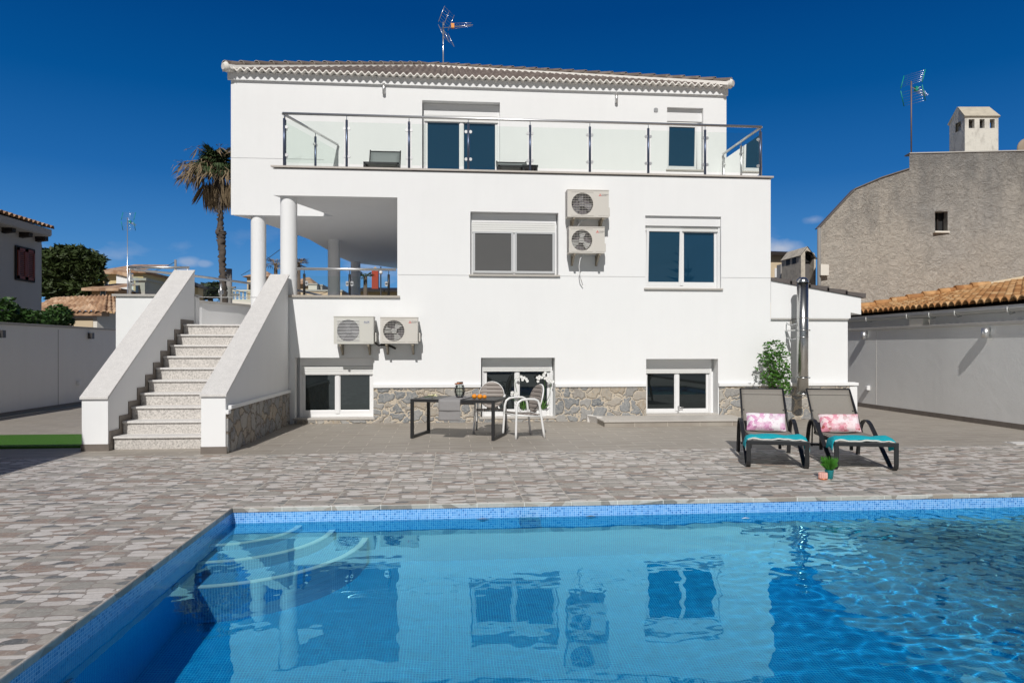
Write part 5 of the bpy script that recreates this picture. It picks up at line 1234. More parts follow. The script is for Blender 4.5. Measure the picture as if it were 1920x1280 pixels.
# chimney with openings
ct = 20.4; c0 = PT(1809, 284, ct); c1 = PT(1872, 284, ct); ch = thing('roof_chimney', (c0.x, c0.y, c0.z-.2), 'weathered white gabled chimney with three square holes on the rough walled house', 'chimney')
ex_ = (c1-c0); ex_.z = 0; Wc = ex_.length; ex_.normalize(); ey = Vector((-ex_.y, ex_.x, 0)); dp = .72; z0c = top[5].z-.3; z1c = PT(1840, 219, ct).z; zr_ = PT(1830, 201, ct+.3).z
def cp_(a, bb, z): return Vector((c0.x, c0.y, 0))+ex_*a+ey*bb+Vector((0, 0, z))
hz0, hz1 = PT(1840, 240.5, ct).z, PT(1840, 223.5, ct).z
b = MB()
def panel(fn, w_, holes):
    xs = sorted({0, w_, *[h for q in holes for h in q]})
    for a_, c_ in zip(xs, xs[1:]):
        b.quad(fn(a_, z0c), fn(c_, z0c), fn(c_, hz0), fn(a_, hz0)); b.quad(fn(a_, hz1), fn(c_, hz1), fn(c_, z1c), fn(a_, z1c))
        if not any(q[0]-1e-6 <= a_ < q[1]-1e-6 for q in holes): b.quad(fn(a_, hz0), fn(c_, hz0), fn(c_, hz1), fn(a_, hz1))
hl = [(Wc*.115, Wc*.29), (Wc*.44, Wc*.59), (Wc*.745, Wc*.89)]
th_ = .10
for off, s_ in ((0, 1), (dp, -1)):
    panel(lambda a_, z, off=off: cp_(a_, off, z), Wc, hl); panel(lambda a_, z, off=off, s_=s_: cp_(a_, off+th_*s_, z), Wc, hl)
    for h0, h1 in hl:
        for xx in (h0, h1): b.quad(cp_(xx, off, hz0), cp_(xx, off, hz1), cp_(xx, off+th_*s_, hz1), cp_(xx, off+th_*s_, hz0))
        for zz_ in (hz0, hz1): b.quad(cp_(h0, off, zz_), cp_(h1, off, zz_), cp_(h1, off+th_*s_, zz_), cp_(h0, off+th_*s_, zz_))
sh2 = [(dp*.25, dp*.6)]
for off, s_ in ((0, 1), (Wc, -1)):
    panel(lambda a_, z, off=off: cp_(off, a_, z), dp, sh2); panel(lambda a_, z, off=off, s_=s_: cp_(off+th_*s_, a_, z), dp, sh2)
    b.poly([cp_(off, 0, z1c), cp_(off, dp, z1c), cp_(off-.12*s_*0, dp/2, zr_)])
b.build('stack', M['stained'], ch)
b = MB(); ov = .03
for q in ((-ov, dp/2), (dp+ov, dp/2)): b.quad(cp_(-ov, q[0], z1c-.01), cp_(Wc+ov, q[0], z1c-.01), cp_(Wc+ov-.06, q[1], zr_), cp_(-ov+.04, q[1], zr_))
b.build('cap', simple('lichen_cap', (.50, .45, .36), .95, nz=.3, ns=6, bump=.5, bscale=12), ch, solid=.06)
af = onw(1713, 288); aerial('teal tipped television aerial on a rusty mast on the rough walled house', (af.x, af.y+.1, af.z-.05), PT(1712.5, 153, af.length/1.0 if False else 19.9).z, (.85, .5, 0), .85, 'rust', 'aerialteal')
# satellite dish cut by the picture edge
sd = onw(1921, 268); t_ = thing('satellite_dish', (sd.x, sd.y+.5, sd.z-.6), 'brownish dish edge at the far right picture border', 'satellite dish')
b = MB(); b.sphere((sd.x+.50, sd.y+.5, sd.z-.02), .30, 20, 10, (1, .25, 1)); b.build('dish', simple('dish_paint', (.30, .24, .18), .7), t_); b = MB(); b.tube([(sd.x+.50, sd.y+.6, sd.z-.6), (sd.x+.50, sd.y+.6, sd.z)], .03, 8); b.build('mast', M['pole'], t_)
# tiled lean-to roof along the right wall
sh_t = thing('tiled_shed', (11, 14, 0), 'neighbouring shed with orange clay tile roof and zinc gutter behind the right wall', 'shed')
xe = 10.62; ye0, ye1 = 6.0, O.y-.15; ze_ = PX(1596, 592, xe).z
eq = pw(15.7, 0); hs_ = (3.3-ze_)/(15.7-xe)
def tiles_clip():
    b = MB(); per = .205; course = .34; amp = .048; W = ye1-ye0; nx = int(W/per); per = W/nx; Ls = 5.4; ny = int(Ls/course); vs = []; seg = 8; rows = [(j+q*.999, q) for j in range(ny) for q in (0, 1)]
    for r_, q in rows:
        for i in range(nx*seg+1):
            x = i/seg*per; xx = xe-.06+r_*Ls/ny; yy = ye0+x
            lim = pw(max(xx, top[0].x), 0).y-.02; yy = min(yy, lim)
            s_ = abs(math.sin(math.pi*x/per)); wv = amp*(2*s_**.8-1)
            vs.append((xx, yy, ze_+.05+(xx-xe)*hs_+wv+(.05 if q == 0 else 0)+.022*noise.noise((int(x/per)*2.7, int(r_)*1.9, 9))))
    w_ = nx*seg+1; b.add(vs, [(j*w_+i, j*w_+i+1, (j+1)*w_+i+1, (j+1)*w_+i) for j in range(len(rows)-1) for i in range(nx*seg)], True)
    # open mouths of the first course: short thickness ring
    vs = []
    for i in range(nx*seg+1):
        x = i/seg*per; s_ = abs(math.sin(math.pi*x/per)); z = ze_+.05-.06*hs_+amp*(2*s_**.8-1)+.05; vs += [(xe-.062, ye0+x, z), (xe-.062, ye0+x, z-.022)]
    b.add(vs, [(i*2, i*2+1, i*2+3, i*2+2) for i in range(nx*seg)], True)
    return b
rf_ = tiles_clip().build('roof', M['clay'], sh_t)
b = MB(); b.quad((xe+.02, ye0, ze_-.02), (xe+.02, ye1, ze_-.02), (xe+5.3, ye1, ze_-.02+5.3*hs_), (xe+5.3, ye0, ze_-.02+5.3*hs_)); b.build('roof_deck', M['darkwood'], rf_)
b = MB(); p_a, p_b = pw(10.9, 0), pw(15.9, 0)                     # mortar flashing where roof meets the gable
b.prism([(p_a.x, p_a.y-.14, ze_+.10+(p_a.x-xe)*hs_), (p_b.x, p_b.y-.14, ze_+.10+(p_b.x-xe)*hs_), (p_b.x, p_b.y, ze_+.17+(p_b.x-xe)*hs_), (p_a.x, p_a.y, ze_+.17+(p_a.x-xe)*hs_)], (0, .0, -.12)); b.build('flashing', M['beigewall'], rf_)
b = MB()                                                        # ridge tiles along the flashing
for k in range(9):
    f = k/12; a_ = p_a.lerp(p_b, f); c_ = p_a.lerp(p_b, f+.095); za, zc = ze_+.12+(a_.x-xe)*hs_, ze_+.12+(c_.x-xe)*hs_
    b.tube([(a_.x, a_.y-.17, za+.03), (c_.x, c_.y-.17, zc+.0)], [.11, .085], 12)
b.build('verge_tiles', M['clay'], rf_)
b = MB(); gy = ye0; zg_ = PX(1600, 600, xe-.1).z; r_ = .075; vs = []
nn_ = 10
for yy in (ye0, ye1):
    for i in range(nn_+1): an = math.pi+math.pi*i/nn_; vs.append((xe-.10+r_*math.cos(an), yy, zg_+r_*math.sin(an)+.02))
b.add(vs, [(i, i+1, i+nn_+2, i+nn_+1) for i in range(nn_)], True); b.tube([(xe-.10-r_, ye0, zg_+.02), (xe-.10-r_, ye1, zg_+.02)], .012, 6); gut = b.build('gutter', M['zinc'], sh_t)
for u in (1624, 1700, 1742, 1790, 1889):
    p = PX(u, 600, xe-.18); b = MB(); b.tube([(xe-.19, p.y, zg_+.05), (xe-.19, p.y, zg_-.04), (xe-.12, p.y, zg_-.09), (xe-.03, p.y, zg_-.06)], .012, 6); b.build('gutter_bracket', M['zinc'], gut)
b = MB(); b.box(xe+.025, xe+.10, ye0, ye1, 0, ze_-.03); b.build('wall', M['greywall'], sh_t)
pp = PX(1722, 600, xe); b = MB(); b.box(XB+.02, xe+.3, pp.y-.35, pp.y+.12, 2.0, zg_-.06); b.build('pier', M['ywhite'], sh_t, bevel=.01)
# sooty chimney and beige house behind the annex
st_ = 22.0; s0, s1 = PT(1502, 600, st_), PT(1531, 600, st_); t_ = thing('sooty_chimney', (s0.x, s0.y, 0), 'soot blackened gabled barbecue chimney behind the annex roof', 'chimney')
zt_ = PT(1514, 463, st_).z; zs_ = PT(1502, 478, st_).z; zo0, zo1 = PT(1514, 490, st_).z, PT(1514, 474, st_).z
xm_ = PT(1514, 463, st_).x; b = MB(); dpt = 1.3; x0_, x1_ = s0.x, s1.x; y_ = s0.y
xi = PT(1510, 600, st_).x
b.add([(x0_, y_, 0), (xi, y_, 0), (xi, y_, zo0), (x0_, y_, zo0), (x0_, y_, zs_), (xi, y_, zs_+(zt_-zs_)*.6), (xm_, y_, zt_), (x1_, y_, zs_-.1), (x1_-.05, y_, 0), (x1_-.05, y_, zo1), (xi, y_, zo1+.05)], [(0, 1, 2, 3), (3, 2, 10, 5, 4), (10, 9, 7, 6, 5)])
b.box(x0_-.001, x0_+.06, y_+.001, y_+dpt, 0, zs_-.03); b.box(x1_-.06, x1_-.001, y_+.001, y_+dpt, 0, zs_-.12); b.quad((xi, y_, 0), (xi, y_+.5, 0), (xi, y_+.5, zo1), (xi, y_, zo1))
b.quad((x0_-.04, y_-.03, zs_-.02), (xm_, y_-.03, zt_+.02), (xm_, y_+dpt, zt_+.02), (x0_-.04, y_+dpt, zs_-.02)); b.quad((x1_+.04, y_-.03, zs_-.12), (xm_, y_-.03, zt_+.02), (xm_, y_+dpt, zt_+.02), (x1_+.04, y_+dpt, zs_-.12)); b.build('stack', M['soot'], t_)
b = MB(); b.box(xi+.005, x1_-.07, y_+.25, y_+.3, 0, zo0); b.build('hearth_back', simple('sooty_grey', (.13, .12, .115), .9), t_)
b = MB(); b.box(xi, x1_-.07, y_+.2, y_+.9, zo0+.001, zo1); b.build('smoke_opening', M['dark'], t_)
for k in (0, 1): b = MB(); yy = y_+.30+k*.42; b.box(x0_-.006, x0_+.02, yy, yy+.26, zo0-.02, zo1-.10); b.build('smoke_opening', M['dark'], t_)
smallhouse('beige house with dark tile eave and pale window right behind the villa', 1430, 1500, 474, 640, 30, 5, 'beigewall', 'darkwood', 'mono', .8, .3, [(1452, 503, 1466, 520, 'white')])
smallhouse('grey rendered low wall house between beige house and sooty chimney', 1464, 1506, 502, 640, 24.0, .3, 'shade', 'stonecap', 'flat', .3, .0)
# norfolk pine behind the photographer, mirrored in the first floor window
t_ = thing('norfolk_pine', (13.4, -10, 0), 'tiered conifer reflected in the right first floor window', 'tree'); b = MB(); b.tube([(13.4, -10, 0), (13.4, -10, 6.5)], [.16, .03], 8); b.build('trunk', M['bark'], t_)
b = MB()
for k in range(10):
    z = 1.8+k*.45; L = (6.6-z)*.30
    for j in range(7):
        a = j*2*math.pi/7+k*.4; d = Vector((math.cos(a), math.sin(a), 0)); p0 = Vector((13.4, -10, z)); pts = [p0, p0+d*L*.5+Vector((0, 0, -.05)), p0+d*L+Vector((0, 0, .12))]; b.tube(pts, [.07, .09, .02], 5)
b.build('crown', M['treeleaf'], t_)
PS = [(.64, -.27), (.95, -.45), (1.26, -.74)]
# ------------------------------------------------------------------ pool steps and fittings
def qstep(r, z, zl):
    cx, cy = PX0, PYF; n = 28; t_ = []
    arc = lambda rr, zz: [(cx+rr*math.cos(-math.pi/2*i/n), cy+rr*math.sin(-math.pi/2*i/n), zz) for i in range(n+1)]
    b = MB(); b.poly([(cx, cy, z)]+arc(r-.05, z)); a0, a1 = arc(r, z), arc(r, zl); b.add(a0+a1, [(i, i+1, n+2+i, n+1+i) for i in range(n)], False)
    o = b.build('pool_step', M['mosaicstep'], None, kind='structure'); o.cycles.is_caustics_receiver = True
    b = MB(); a0, a1 = arc(r-.05, z+.002), arc(r+.004, z+.002); b.add(a0+a1, [(i, i+1, n+2+i, n+1+i) for i in range(n)]); c0 = arc(r+.004, z+.002); c1 = arc(r+.004, z-.022); b.add(c0+c1, [(i, i+1, n+2+i, n+1+i) for i in range(n)])
    q = b.build('step_nosing', M['nosing'], o); q.cycles.is_caustics_receiver = True
qstep(PS[0][0], PS[0][1], PS[1][1]); qstep(PS[1][0], PS[1][1], PS[2][1]); qstep(PS[2][0], PS[2][1], FZ)
sk = PY(992, 975, PYF); t_ = thing('pool_skimmer', (sk.x, PYF, -.33), 'blue plastic skimmer mouth in the far mosaic pool wall', 'skimmer')
b = MB(); b.box(sk.x-.10, sk.x+.10, PYF-.13, PYF+.05, -.36, -.165); fr_ = b.build('frame', M['skimmer'], t_, bevel=.008); b = MB(); b.box(sk.x-.08, sk.x+.08, PYF-.138, PYF-.129, -.31, -.19); b.build('weir_flap', simple('skimmer_blue', (.01, .12, .45), .4), t_); b = MB(); b.box(sk.x-.10, sk.x+.10, PYF-.136, PYF-.129, -.345, -.33); b.build('trim', M['pvc'], t_)
for (y, z, l_) in ((5.5, -.55, 'round return jet in the shaded pool wall near the steps'), (4.0, -.55, 'round return jet in the shaded pool wall nearer the camera')):
    t_ = thing('pool_jet', (PX0, y, z), l_, 'pool jet'); b = MB(); b.cyl((PX0, y, z), (PX0+.02, y, z), .06, n=20); b.build('flange', M['mosaic'], t_); b = MB(); b.cyl((PX0+.018, y, z), (PX0+.03, y, z), .03, n=14); b.build('nozzle', M['pvc'], t_)
for (u, v, l_, w_, m_) in ((905, 972.5, 'brown leaf floating against the far pool wall', .06, 'bark'), (1108, 967.5, 'reddish leaf floating near the far pool edge', .05, 'bark'), (1398, 971, 'small white feather on the water at the far edge', .04, 'pvc')):
    p = PZ(u, v, WZ+.006); b = MB(); b.add([(p.x-w_, p.y, WZ+.006), (p.x, p.y-.014, WZ+.012), (p.x+w_, p.y+.004, WZ+.006), (p.x, p.y+.016, WZ+.010)], [(0, 1, 2, 3)]); b.build('floating_leaf', M[m_], None, solid=.002, label=l_, category='leaf')
# ------------------------------------------------------------------ sun loungers
LW = .74
def lounger(loc, rz, label):
    t_ = thing('sun_lounger', loc, label, 'sun lounger', 'sun loungers by the pool', rz)
    # local: x across, +y towards the head, origin at the front left foot
    sw = .052
    for sx, s_ in ((0, 1), (LW, -1)):
        x = sx+s_*sw/2
        prof = [(0, .335), (0, .08), (.012, .04), (.05, .012), (.12, .006), (.19, .02), (.27, .075), (.5, .22), (.78, .40), (.90, .475), (1.0, .508), (1.09, .51), (1.18, .488), (1.25, .44), (1.30, .37), (1.36, .2), (1.41, .0)]
        b = MB(); b.strap([(x, y, z) for y, z in prof], (1, 0, 0), sw, .022); b.build('leg', M['anth'], t_, local=True, bevel=.003)
    b = MB(); b.box(0, LW, -.012, .03, .295, .345); b.box(.06, LW-.06, 1.33, 1.36, .12, .15)
    for sx in (.062, LW-.092): b.box(sx, sx+.03, .03, 1.18, .305, .34)
    b.box(.05, LW-.05, .70, .73, .28, .31); b.box(.15, .19, 1.2, 1.24, 0.08, .31); b.box(LW-.19, LW-.15, 1.2, 1.24, .08, .31); b.build('frame', M['anth'], t_, local=True, bevel=.004)
    # sling seat
    b = MB(); b.grid(lambda u, v: (.085+u*(LW-.17), .035+v*1.10, .352-.02*math.sin(math.pi*u)), 8, 8); b.build('seat', M['sling'], t_, local=True, solid=.006)
    y0_, z0_, y1_, z1_ = 1.12, .35, 1.62, .90
    b = MB(); 
    for sx, tx in ((.065, .075), (LW-.065, LW-.075)): b.tube([(sx, y0_-.02, z0_-.01), (tx, y1_, z1_)], .014, 8)
    b.tube([(.075, y1_, z1_), (LW-.075, y1_, z1_)], .014, 8); b.tube([(.1, 1.42, .1), (.1, 1.38, .62)], .01, 6); b.tube([(LW-.1, 1.42, .1), (LW-.1, 1.38, .62)], .01, 6)
    bf = b.build('backrest_frame', M['anth'], t_, local=True)
    b = MB(); b.grid(lambda u, v: (.07+u*(LW-.14), y0_+(y1_-y0_)*v+.018*math.sin(math.pi*v), z0_+(z1_-z0_)*v+.003-.018*math.sin(math.pi*v)), 8, 8); b.build('backrest', M['sling'], t_, local=True, solid=.008)
    b = MB(); b.box(.075, LW-.075, y1_-.075, y1_-.070, z1_-.075, z1_-.07); b.build('backrest_seam', M['taupe'], bf, local=True)
    return t_
fl1 = PZ(1395.5, 876, 0); rz1 = R(-17.5); fl1.x += .03; L1 = lounger((fl1.x, fl1.y, 0), rz1, 'left sun lounger with lilac flowered pillow and teal towel')
fl2 = Vector((4.72, 8.38, 0)); rz2 = R(-13.5); L2 = copy_thing(L1, fl2, rz2, 'right sun lounger with pink flowered pillow and teal towel')
def loc2w(o, rz_, x, y, z): return (o[0]+x*math.cos(rz_)-y*math.sin(rz_), o[1]+x*math.sin(rz_)+y*math.cos(rz_), z)
def towel(o, rz_, label):
    t_ = thing('folded_towel', loc2w(o, rz_, 0, 0, .36), label, 'towel', 'teal towels over the foot ends', rz_)
    b = MB()
    def P(u, v):
        y = .055+.27*v; x = -.05+(LW+.10)*u; e = 0
        if u < .14: k = (.14-u)/.14; x = .03-.035*math.sin(k*1.5); e = -.14*k
        elif u > .86: k = (u-.86)/.14; x = LW-.03+.035*math.sin(k*1.5); e = -.16*k
        return Vector((x, y+.012*math.sin(u*9)+e*.1, .010+e+.008*math.sin(u*14+v*3)+.022*math.sin(math.pi*min(1, v*1.0))))
    b.grid(P, 34, 10); b.build('towel', M['teal'], t_, local=True, solid=.022)
    b = MB(); b.grid(lambda u, v: P(u, 0)+Vector((0, -.014+.004*v, -.004-.020*v+.003*math.sin(u*40))), 40, 3); b.build('fringe', M['towelw'], t_, local=True, solid=.012)
towel(fl1, rz1, 'teal towel with white fringe folded over the left lounger foot end'); towel(fl2, rz2, 'teal towel with white fringe folded over the right lounger foot end')
def pillow_(o, rz_, x, y, z, mat, label, tilt, roll, w=.52, h=.27):
    c = Vector(loc2w(o, rz_, x, y, z)); ob = bpy.data.objects.new('pillow', bpy.data.meshes.new('pillow')); b = MB()
    def S(sg):
        def P(u, v):
            a, c_ = u*2-1, v*2-1; t = (max(0, (1-a**4))*max(0, (1-c_**4)))**.5; px = a*(w/2)*(1-.05*(1-abs(c_))**0*(1-c_*c_)*.6*abs(a)); pz = c_*(h/2)*(1-.10*(1-a*a)*.5*abs(c_))
            return Vector((px, sg*.065*t+.004*math.sin(a*9+c_*5)*t, pz))
        return P
    b.grid(S(-1), 20, 14); b.grid(S(1), 20, 14)
    o_ = b.build('pillow', mat, None, local=True, label=label, category='pillow'); o_.location = c; o_.rotation_euler = (R(tilt), R(roll), rz_)
    bpy.data.meshes.remove(ob.data)
pillow_(fl1, rz1, .36, 1.03, .475, M['pillow1'], 'lilac and white flower print pillow on the left lounger', -32, 1)
pillow_(fl2, rz2, .36, 1.03, .475, M['pillow2'], 'pink blossom print pillow on the right lounger', -32, -1)
# small pot with grass and pink candle pot
pp = PZ(1555, 897, 0); t_ = thing('potted_grass', pp, 'small teal pot with tufty green grass near the right lounger', 'potted plant')
b = MB(); b.lathe((pp.x, pp.y, 0), [(0, .001), (.037, .001), (.05, .10), (.054, .102), (.046, .102), (.044, .085), (0, .085)], 24); b.build('pot', M['tealpot'], t_)
b = MB()
for k in range(340):
    a = random.uniform(0, 2*math.pi); l_ = random.uniform(.07, .17); r_ = random.uniform(.2, 1)**.6*.085; p0 = Vector((pp.x+math.cos(a)*.02, pp.y+math.sin(a)*.02, .09)); p1 = p0+Vector((math.cos(a)*r_, math.sin(a)*r_, l_)); w_ = Vector((-math.sin(a), math.cos(a), 0))*.0045; b.add([p0-w_, p0+w_, p0.lerp(p1, .6)+w_+Vector((0, 0, .02)), p1, p0.lerp(p1, .6)-w_+Vector((0, 0, .02))], [(0, 1, 2, 3, 4)])
b.build('grass_tuft', simple('tuft_green', (.06, .22, .02), .6, nz=.4, ns=40), t_)
pk = PZ(1543, 898, 0); t_ = thing('candle_pot', pk, 'small ribbed pink candle pot beside the teal pot', 'candle pot')
b = MB(); n = 32; prof = [(.045, .005), (.048, .02), (.048, .065), (.044, .076), (.034, .076), (.032, .05)]
vs = [(pk.x+(r+.003*math.cos(k*math.pi))*math.cos(2*math.pi*k/n), pk.y+(r+.003*math.cos(k*math.pi))*math.sin(2*math.pi*k/n), z) for r, z in prof for k in range(n)]
b.add(vs, [(j*n+k, j*n+(k+1) % n, (j+1)*n+(k+1) % n, (j+1)*n+k) for j in range(len(prof)-1) for k in range(n)]); b.build('pot', M['pink'], t_); b = MB(); b.cyl((pk.x, pk.y, 0), (pk.x, pk.y, .014), .05, n=24); b.build('base', M['copper'], t_)
# ------------------------------------------------------------------ table
TA = Vector((-.65, 11.9, 0)); trz = math.atan2(-.45, 1.37); TW, TD, TZ = 1.44, .84, .655
tb = thing('garden_table', TA, 'anthracite metal table with slatted top and square loop legs', 'table', rz=trz)
b = MB(); n = 11
for k in range(n): b.box(.052+(TW-.104)*k/n+.003, .052+(TW-.104)*(k+1)/n-.003, .05, TD-.05, TZ-.022, TZ-.004)
b.build('tabletop', M['anth'], tb, local=True, bevel=.002)
b = MB(); b.box(0, TW, 0, .05, TZ-.05, TZ); b.box(0, TW, TD-.05, TD, TZ-.05, TZ); b.build('top_rail', M['anth'], tb, local=True, bevel=.003)
for x in (0, TW-.05):
    b = MB(); b.box(x, x+.05, -.001, .049, 0, TZ-.05); b.box(x, x+.05, TD-.049, TD+.001, 0, TZ-.05); b.box(x+.001, x+.049, .049, TD-.049, 0, .05); b.box(x+.001, x+.049, .05, TD-.05, TZ-.05, TZ-.001); b.build('leg', M['anth'], tb, local=True, bevel=.003)
def tw(x, y, z): return loc2w(TA, trz, x, y, z)
rx0, rx1 = .50, .87
b = MB()
path = [(TD+.006, TZ-.15), (TD+.007, TZ+.002), (TD-.02, TZ+.004), (.02, TZ+.004), (-.006, TZ+.0), (-.012, TZ-.05), (-.013, TZ-.2), (-.012, TZ-.345)]
fine = [(path[i][0]+(path[i+1][0]-path[i][0])*j/6, path[i][1]+(path[i+1][1]-path[i][1])*j/6) for i in range(len(path)-1) for j in range(6)]+[path[-1]]
vs = []
for j, (y, z) in enumerate(fine):
    for i in range(17): u = i/16; q = tw(rx0+(rx1-rx0)*u, y-(.004*math.sin(u*7+1)*(z < TZ-.02)), z+(.003*math.sin(u*5+j) if z < TZ-.3 else 0)); vs.append(q)
b.add(vs, [(j*17+i, j*17+i+1, (j+1)*17+i+1, (j+1)*17+i) for j in range(len(fine)-1) for i in range(16)], True)
b.build('table_runner', M['runner'], None, solid=.004, label='grey linen runner hanging over the front of the table', category='table runner')
# folded second layer line on the runner
b = MB(); b.grid(lambda u, v: Vector(tw(rx0+.0+(rx1-rx0)*u, -.020-.003*math.sin(u*6), TZ-.19+.18*v)), 12, 6); b.build('table_runner', M['runner'], None, solid=.003, label='upper folded layer of the grey runner, its hem halfway down the hanging part', category='table runner')
# wire lantern
lp = PZ(862, 744.5, TZ+.01); t_ = thing('wire_lantern', (lp.x, lp.y, TZ+.008), 'black wire lantern with copper handle standing on the runner', 'lantern')
b = MB(); prof = [(.045, 0), (.075, .04), (.092, .10), (.088, .15), (.068, .20), (.052, .225)]
for k in range(12): a = k*math.pi/6; b.tube([(lp.x+r*math.cos(a), lp.y+r*math.sin(a), TZ+.008+z) for r, z in prof], .0028, 5)
for r, z in prof: b.tube([(lp.x+r*math.cos(a*math.pi/12), lp.y+r*math.sin(a*math.pi/12), TZ+.008+z) for a in range(25)], .003, 5, cap=False)
b.build('wire_cage', M['black'], t_)
b = MB(); b.lathe((lp.x, lp.y, TZ+.010), [(0, 0), (.045, .001), (.068, .04), (.084, .10), (.080, .15), (.060, .20)], 24); b.build('glass_bowl', M['glass'], t_)
b = MB(); b.tube([(lp.x-.085, lp.y-.02, TZ+.238), (lp.x+.055, lp.y, TZ+.252)], .011, 10); b.build('handle', M['copper'], t_); b = MB(); b.tube([(lp.x-.05, lp.y, TZ+.256), (lp.x+.055, lp.y, TZ+.262)], .012, 10); b.build('handle_grip', M['black'], t_)
for k, (u, v, l_) in enumerate(((889.5, 747.5, 'leftmost orange fruit on the table'), (899.8, 748.3, 'middle orange fruit on the table'), (908.5, 747.6, 'rightmost orange fruit on the table'))):
    p = PZ(u, v, TZ); b = MB(); r_ = (.043, .045, .036)[k]; b.sphere((p.x, p.y, TZ+r_*.97), r_, 20, 14, (1, 1, .96)); b.build('orange', M['orange'], None, label=l_, category='orange', group='oranges on the table')
fw = PZ(811, 744.5, TZ); t_ = thing('cut_flower', (fw.x, fw.y, TZ), 'pale yellow blossom lying on the left of the table', 'flower'); b = MB()
for k in range(16):
    a = random.uniform(0, 6.28); r_ = random.uniform(.01, .075); c = Vector((fw.x+math.cos(a)*r_, fw.y+math.sin(a)*r_*.7, TZ+random.uniform(.018, .05))); e1 = Vector((math.cos(a), math.sin(a), random.uniform(.0, 1.2))).normalized()*.026; e2 = e1.cross(Vector((random.uniform(-1, 1), random.uniform(-1, 1), 1))).normalized()*.018
    b.add([c-e1, c-e2, c+e1, c+e2], [(0, 1, 2, 3)])
b.build('petals', M['petaly'], t_, solid=.001); b = MB(); b.tube([(fw.x-.14, fw.y-.01, TZ+.006), (fw.x-.05, fw.y, TZ+.012), (fw.x, fw.y, TZ+.02)], .004, 6); b.build('stem', M['greenbits'], t_)
# ------------------------------------------------------------------ garden armchairs
def chair(loc, rz_, label):
    t_ = thing('garden_chair', loc, label, 'chair', 'resin garden armchairs', rz_)
    for s_ in (-1, 1):
        x = .25*s_; pts = [(x*1.12, -.25, 0), (x*1.04, -.235, .30), (x*1.02, -.225, .52), (x*1.02, -.20, .60), (x*1.02, -.14, .642), (x*1.02, -.02, .655), (x*1.0, .10, .65), (x*.99, .165, .62), (x*1.0, .19, .55), (x*1.04, .22, .35), (x*1.12, .27, 0)]
        fine = []
        for i in range(len(pts)-1):
            for j in range(3): fine.append(Vector(pts[i]).lerp(Vector(pts[i+1]), j/3))
        fine.append(Vector(pts[-1])); b = MB(); b.tube(fine, .019, 12); b.build('leg', M['wresin'], t_, local=True)
    b = MB(); b.tube([(-.26, -.225, .395), (.26, -.225, .395)], .015, 8); b.tube([(-.26, -.225, .395), (-.255, .20, .36)], .015, 8); b.tube([(.26, -.225, .395), (.255, .20, .36)], .015, 8); b.tube([(-.255, .20, .36), (.255, .20, .36)], .015, 8); fr = b.build('seat_frame', M['wresin'], t_, local=True)
    b = MB()
    def seatp(u, v):
        x = (u*2-1); y = -.24+.46*v; w_ = .235*(1-.10*v); return Vector((x*w_, y, .425-.035*v+.018*math.sin(math.pi*v)*-1*.6-.0*x))
    for k in range(6): b.grid(lambda u, v, k=k: seatp(u, (k+.06+v*.88)/6), 8, 2)
    b.build('seat', M['taupe'], t_, local=True, solid=.016)
    # oval back: rim plus slats
    cz, cy, a_, c_ = .645, .245, .225, .235
    def bp(x, z): k = (z-.41)/.47; return Vector((x, .185+.125*k-.05*(1-(x/.24)**2)*0+.03*(x/.24)**2*-1, z))
    ring = [bp(.975*a_*math.cos(th_), cz+.975*c_*math.sin(th_)) for th_ in [2*math.pi*i/36 for i in range(37)]]
    b = MB(); b.tube([p+Vector((0, .030, 0)) for p in ring], .014, 8, cap=False); b.build('back_rim', M['wresin'], t_, local=True)
    b = MB(); n = 7
    for k in range(n):
        z0_ = cz-c_+2*c_*(k+.04)/n; z1_ = cz-c_+2*c_*(k+.955)/n
        def sp(u, v, z0_=z0_, z1_=z1_):
            z = z0_+(z1_-z0_)*v; hw = a_*math.sqrt(max(.0005, 1-((z-cz)/c_)**2))*.99; return bp((u*2-1)*hw, z)
        b.grid(sp, 10, 3)
    b.build('backrest', M['taupe'], t_, local=True, solid=.012)
    b = MB(); b.tube([bp(-.12, .45)+Vector((0, .02, 0)), (-.16, .20, .36)], .013, 8); b.tube([bp(.12, .45)+Vector((0, .02, 0)), (.16, .20, .36)], .013, 8); b.build('back_support', M['wresin'], t_, local=True)
    return t_
c1_ = chair((1.23, 11.92, 0), R(-72), 'white framed garden chair at the right end of the table facing left')
copy_thing(c1_, (.73, 12.72, 0), R(-8), 'garden chair with taupe back behind the table facing the pool')
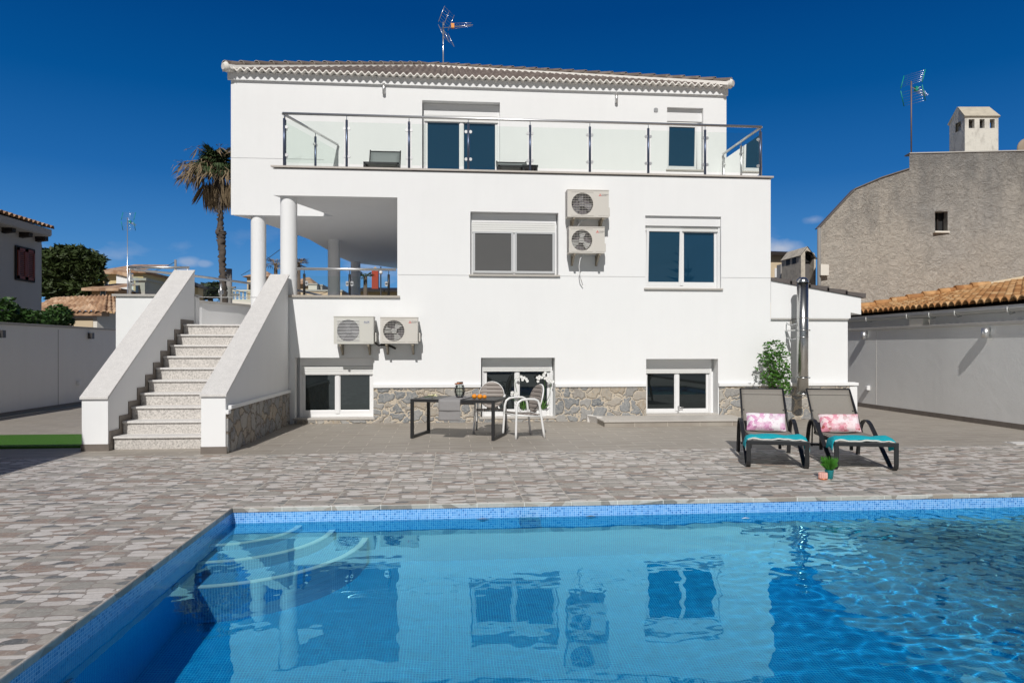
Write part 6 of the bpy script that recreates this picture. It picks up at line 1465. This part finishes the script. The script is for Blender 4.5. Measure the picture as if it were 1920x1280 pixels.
# ------------------------------------------------------------------ white orchids in the window niche
def orchid(u, v, Y, stems, label):
    p = PY(u, v, Y); base = Vector((p.x, Y, w2[2]+.002)); t_ = thing('potted_orchid', base, label, 'potted orchid', 'white orchids in the window niche')
    b = MB(); b.box(base.x-.065, base.x+.065, Y-.05, Y+.05, base.z, base.z+.12); b.build('pot', M['pvc'], t_, bevel=.006)
    b = MB()
    for k in range(9):
        a = k*.7+.2; d = Vector((math.cos(a), math.sin(a)*.5, 0)); q = base+Vector((0, 0, .12)); m_ = q+d*.07+Vector((0, 0, .08+.05*(k % 3))); e = q+d*.15+Vector((0, 0, .12+.08*(k % 3))); w_ = Vector((-d.y, d.x, .3)).normalized()*.02; b.add([q, m_-w_, e, m_+w_], [(0, 1, 2, 3)])
    b.build('leaves', M['greenbits'], t_, solid=.002)
    for st in stems:
        pts = [base+Vector((0, 0, .1))]+[PY(a, c_, Y-.02) for a, c_ in st]; fine = []
        b = MB(); b.tube(pts, .004, 5); sm = b.build('stem', M['greenbits'], t_); b = MB(); L = pts[-1]-pts[-2]
        for k in range(8):
            c = pts[-2].lerp(pts[-1], k/7)+Vector((random.uniform(-.03, .03), random.uniform(-.04, .0), random.uniform(-.04, .03)))
            for j in range(5): a = j*2*math.pi/5+k; e = Vector((math.cos(a), -.25, math.sin(a)))*.034; s_ = Vector((-math.sin(a), 0, math.cos(a)))*.020; b.add([c, c+e*.55-s_, c+e, c+e*.55+s_], [(0, 1, 2, 3)])
        b.build('blossoms', M['petalw'], sm, solid=.001)
orchid(1018, 778, Y0+.14, [[(1022, 730), (1020, 700), (1008, 712)], [(1030, 740), (1034, 712), (1024, 706), (1036, 716)]], 'right white orchid with two drooping flower sprays')
orchid(982, 778, Y0+.14, [[(970, 740), (965, 712), (970, 705), (986, 712)], [(960, 745), (957, 738), (972, 736)]], 'left white orchid behind the white garden chair')
# ------------------------------------------------------------------ lounge chairs on the upper terrace
def terrace_chair(uc, y, hz, label, mat, rz_=0, flat=False):
    p = PY(uc, 300, y); t_ = thing('terrace_lounger', (p.x, y, ZT), label, 'lounge chair', 'loungers on the upper terrace', rz_)
    W = .74; b = MB()
    for x in (-W/2, W/2-.04):
        b.box(x, x+.04, -.04, .0, 0, .30); b.box(x, x+.04, 1.1, 1.14, 0, .30); b.box(x, x+.04, 0, 1.14, .26, .30)
    b.box(-W/2, W/2, -.04, 0, .27, .31); b.build('frame', M['anth'], t_, local=True)
    b = MB(); b.grid(lambda u, v: (-W/2+.03+u*(W-.06), v*.75, .30-.02*math.sin(math.pi*u)), 4, 4); b.build('seat', M[mat], t_, local=True, solid=.006)
    b = MB(); b.grid(lambda u, v: (-W/2+.05+u*(W-.10), .72+.25*v, .30+(hz-.30)*v-.008*math.sin(math.pi*u)), 6, 4); bk_ = b.build('backrest', M[mat], t_, local=True, solid=.006)
    b = MB()
    for x in (-W/2+.035, W/2-.035): b.tube([(x, .72, .29), (x, .98, hz+.03)], .014, 8)
    b.tube([(-W/2+.03, .965, hz), (W/2-.03, .965, hz)], .014, 8); b.build('backrest_frame', M['anth'], bk_, local=True)
terrace_chair(715, 15.2, .80, 'dark sling lounge chair on the terrace left of the sliding door', 'slinggrey')
terrace_chair(966, 15.2, .62, 'grey sling lounge chair on the terrace right of the sliding door', 'slinggrey')
b = MB(); p = PY(995, 316, 15.0); t_ = thing('side_table', (p.x, 15.0, ZT), 'low black side table beside the grey terrace lounge chair', 'side table'); b.box(p.x-.18, p.x+.16, 15.0, 15.35, ZT+.24, ZT+.28); b.build('tabletop', M['anth'], t_); 
for dx in (-.17, .11):
    for dy in (.01, .3): b = MB(); b.box(p.x+dx, p.x+dx+.04, 15+dy, 15+dy+.04, ZT, ZT+.24); b.build('leg', M['anth'], t_)
# small stone slab on the plank tiles at the right edge
p = PZ(1912, 833, 0); t_ = thing('drain_cover', p, 'pale stone cover lying in the paving at the right picture edge', 'drain cover'); b = MB(); b.box(p.x-.08, p.x+.35, p.y-.03, p.y+.25, 0, .012); b.build('cover', M['granite'], t_); b = MB(); b.box(p.x-.05, p.x-.03, p.y+.1, p.y+.2, .012, .016); b.build('lifting_slot', M['anth'], t_)
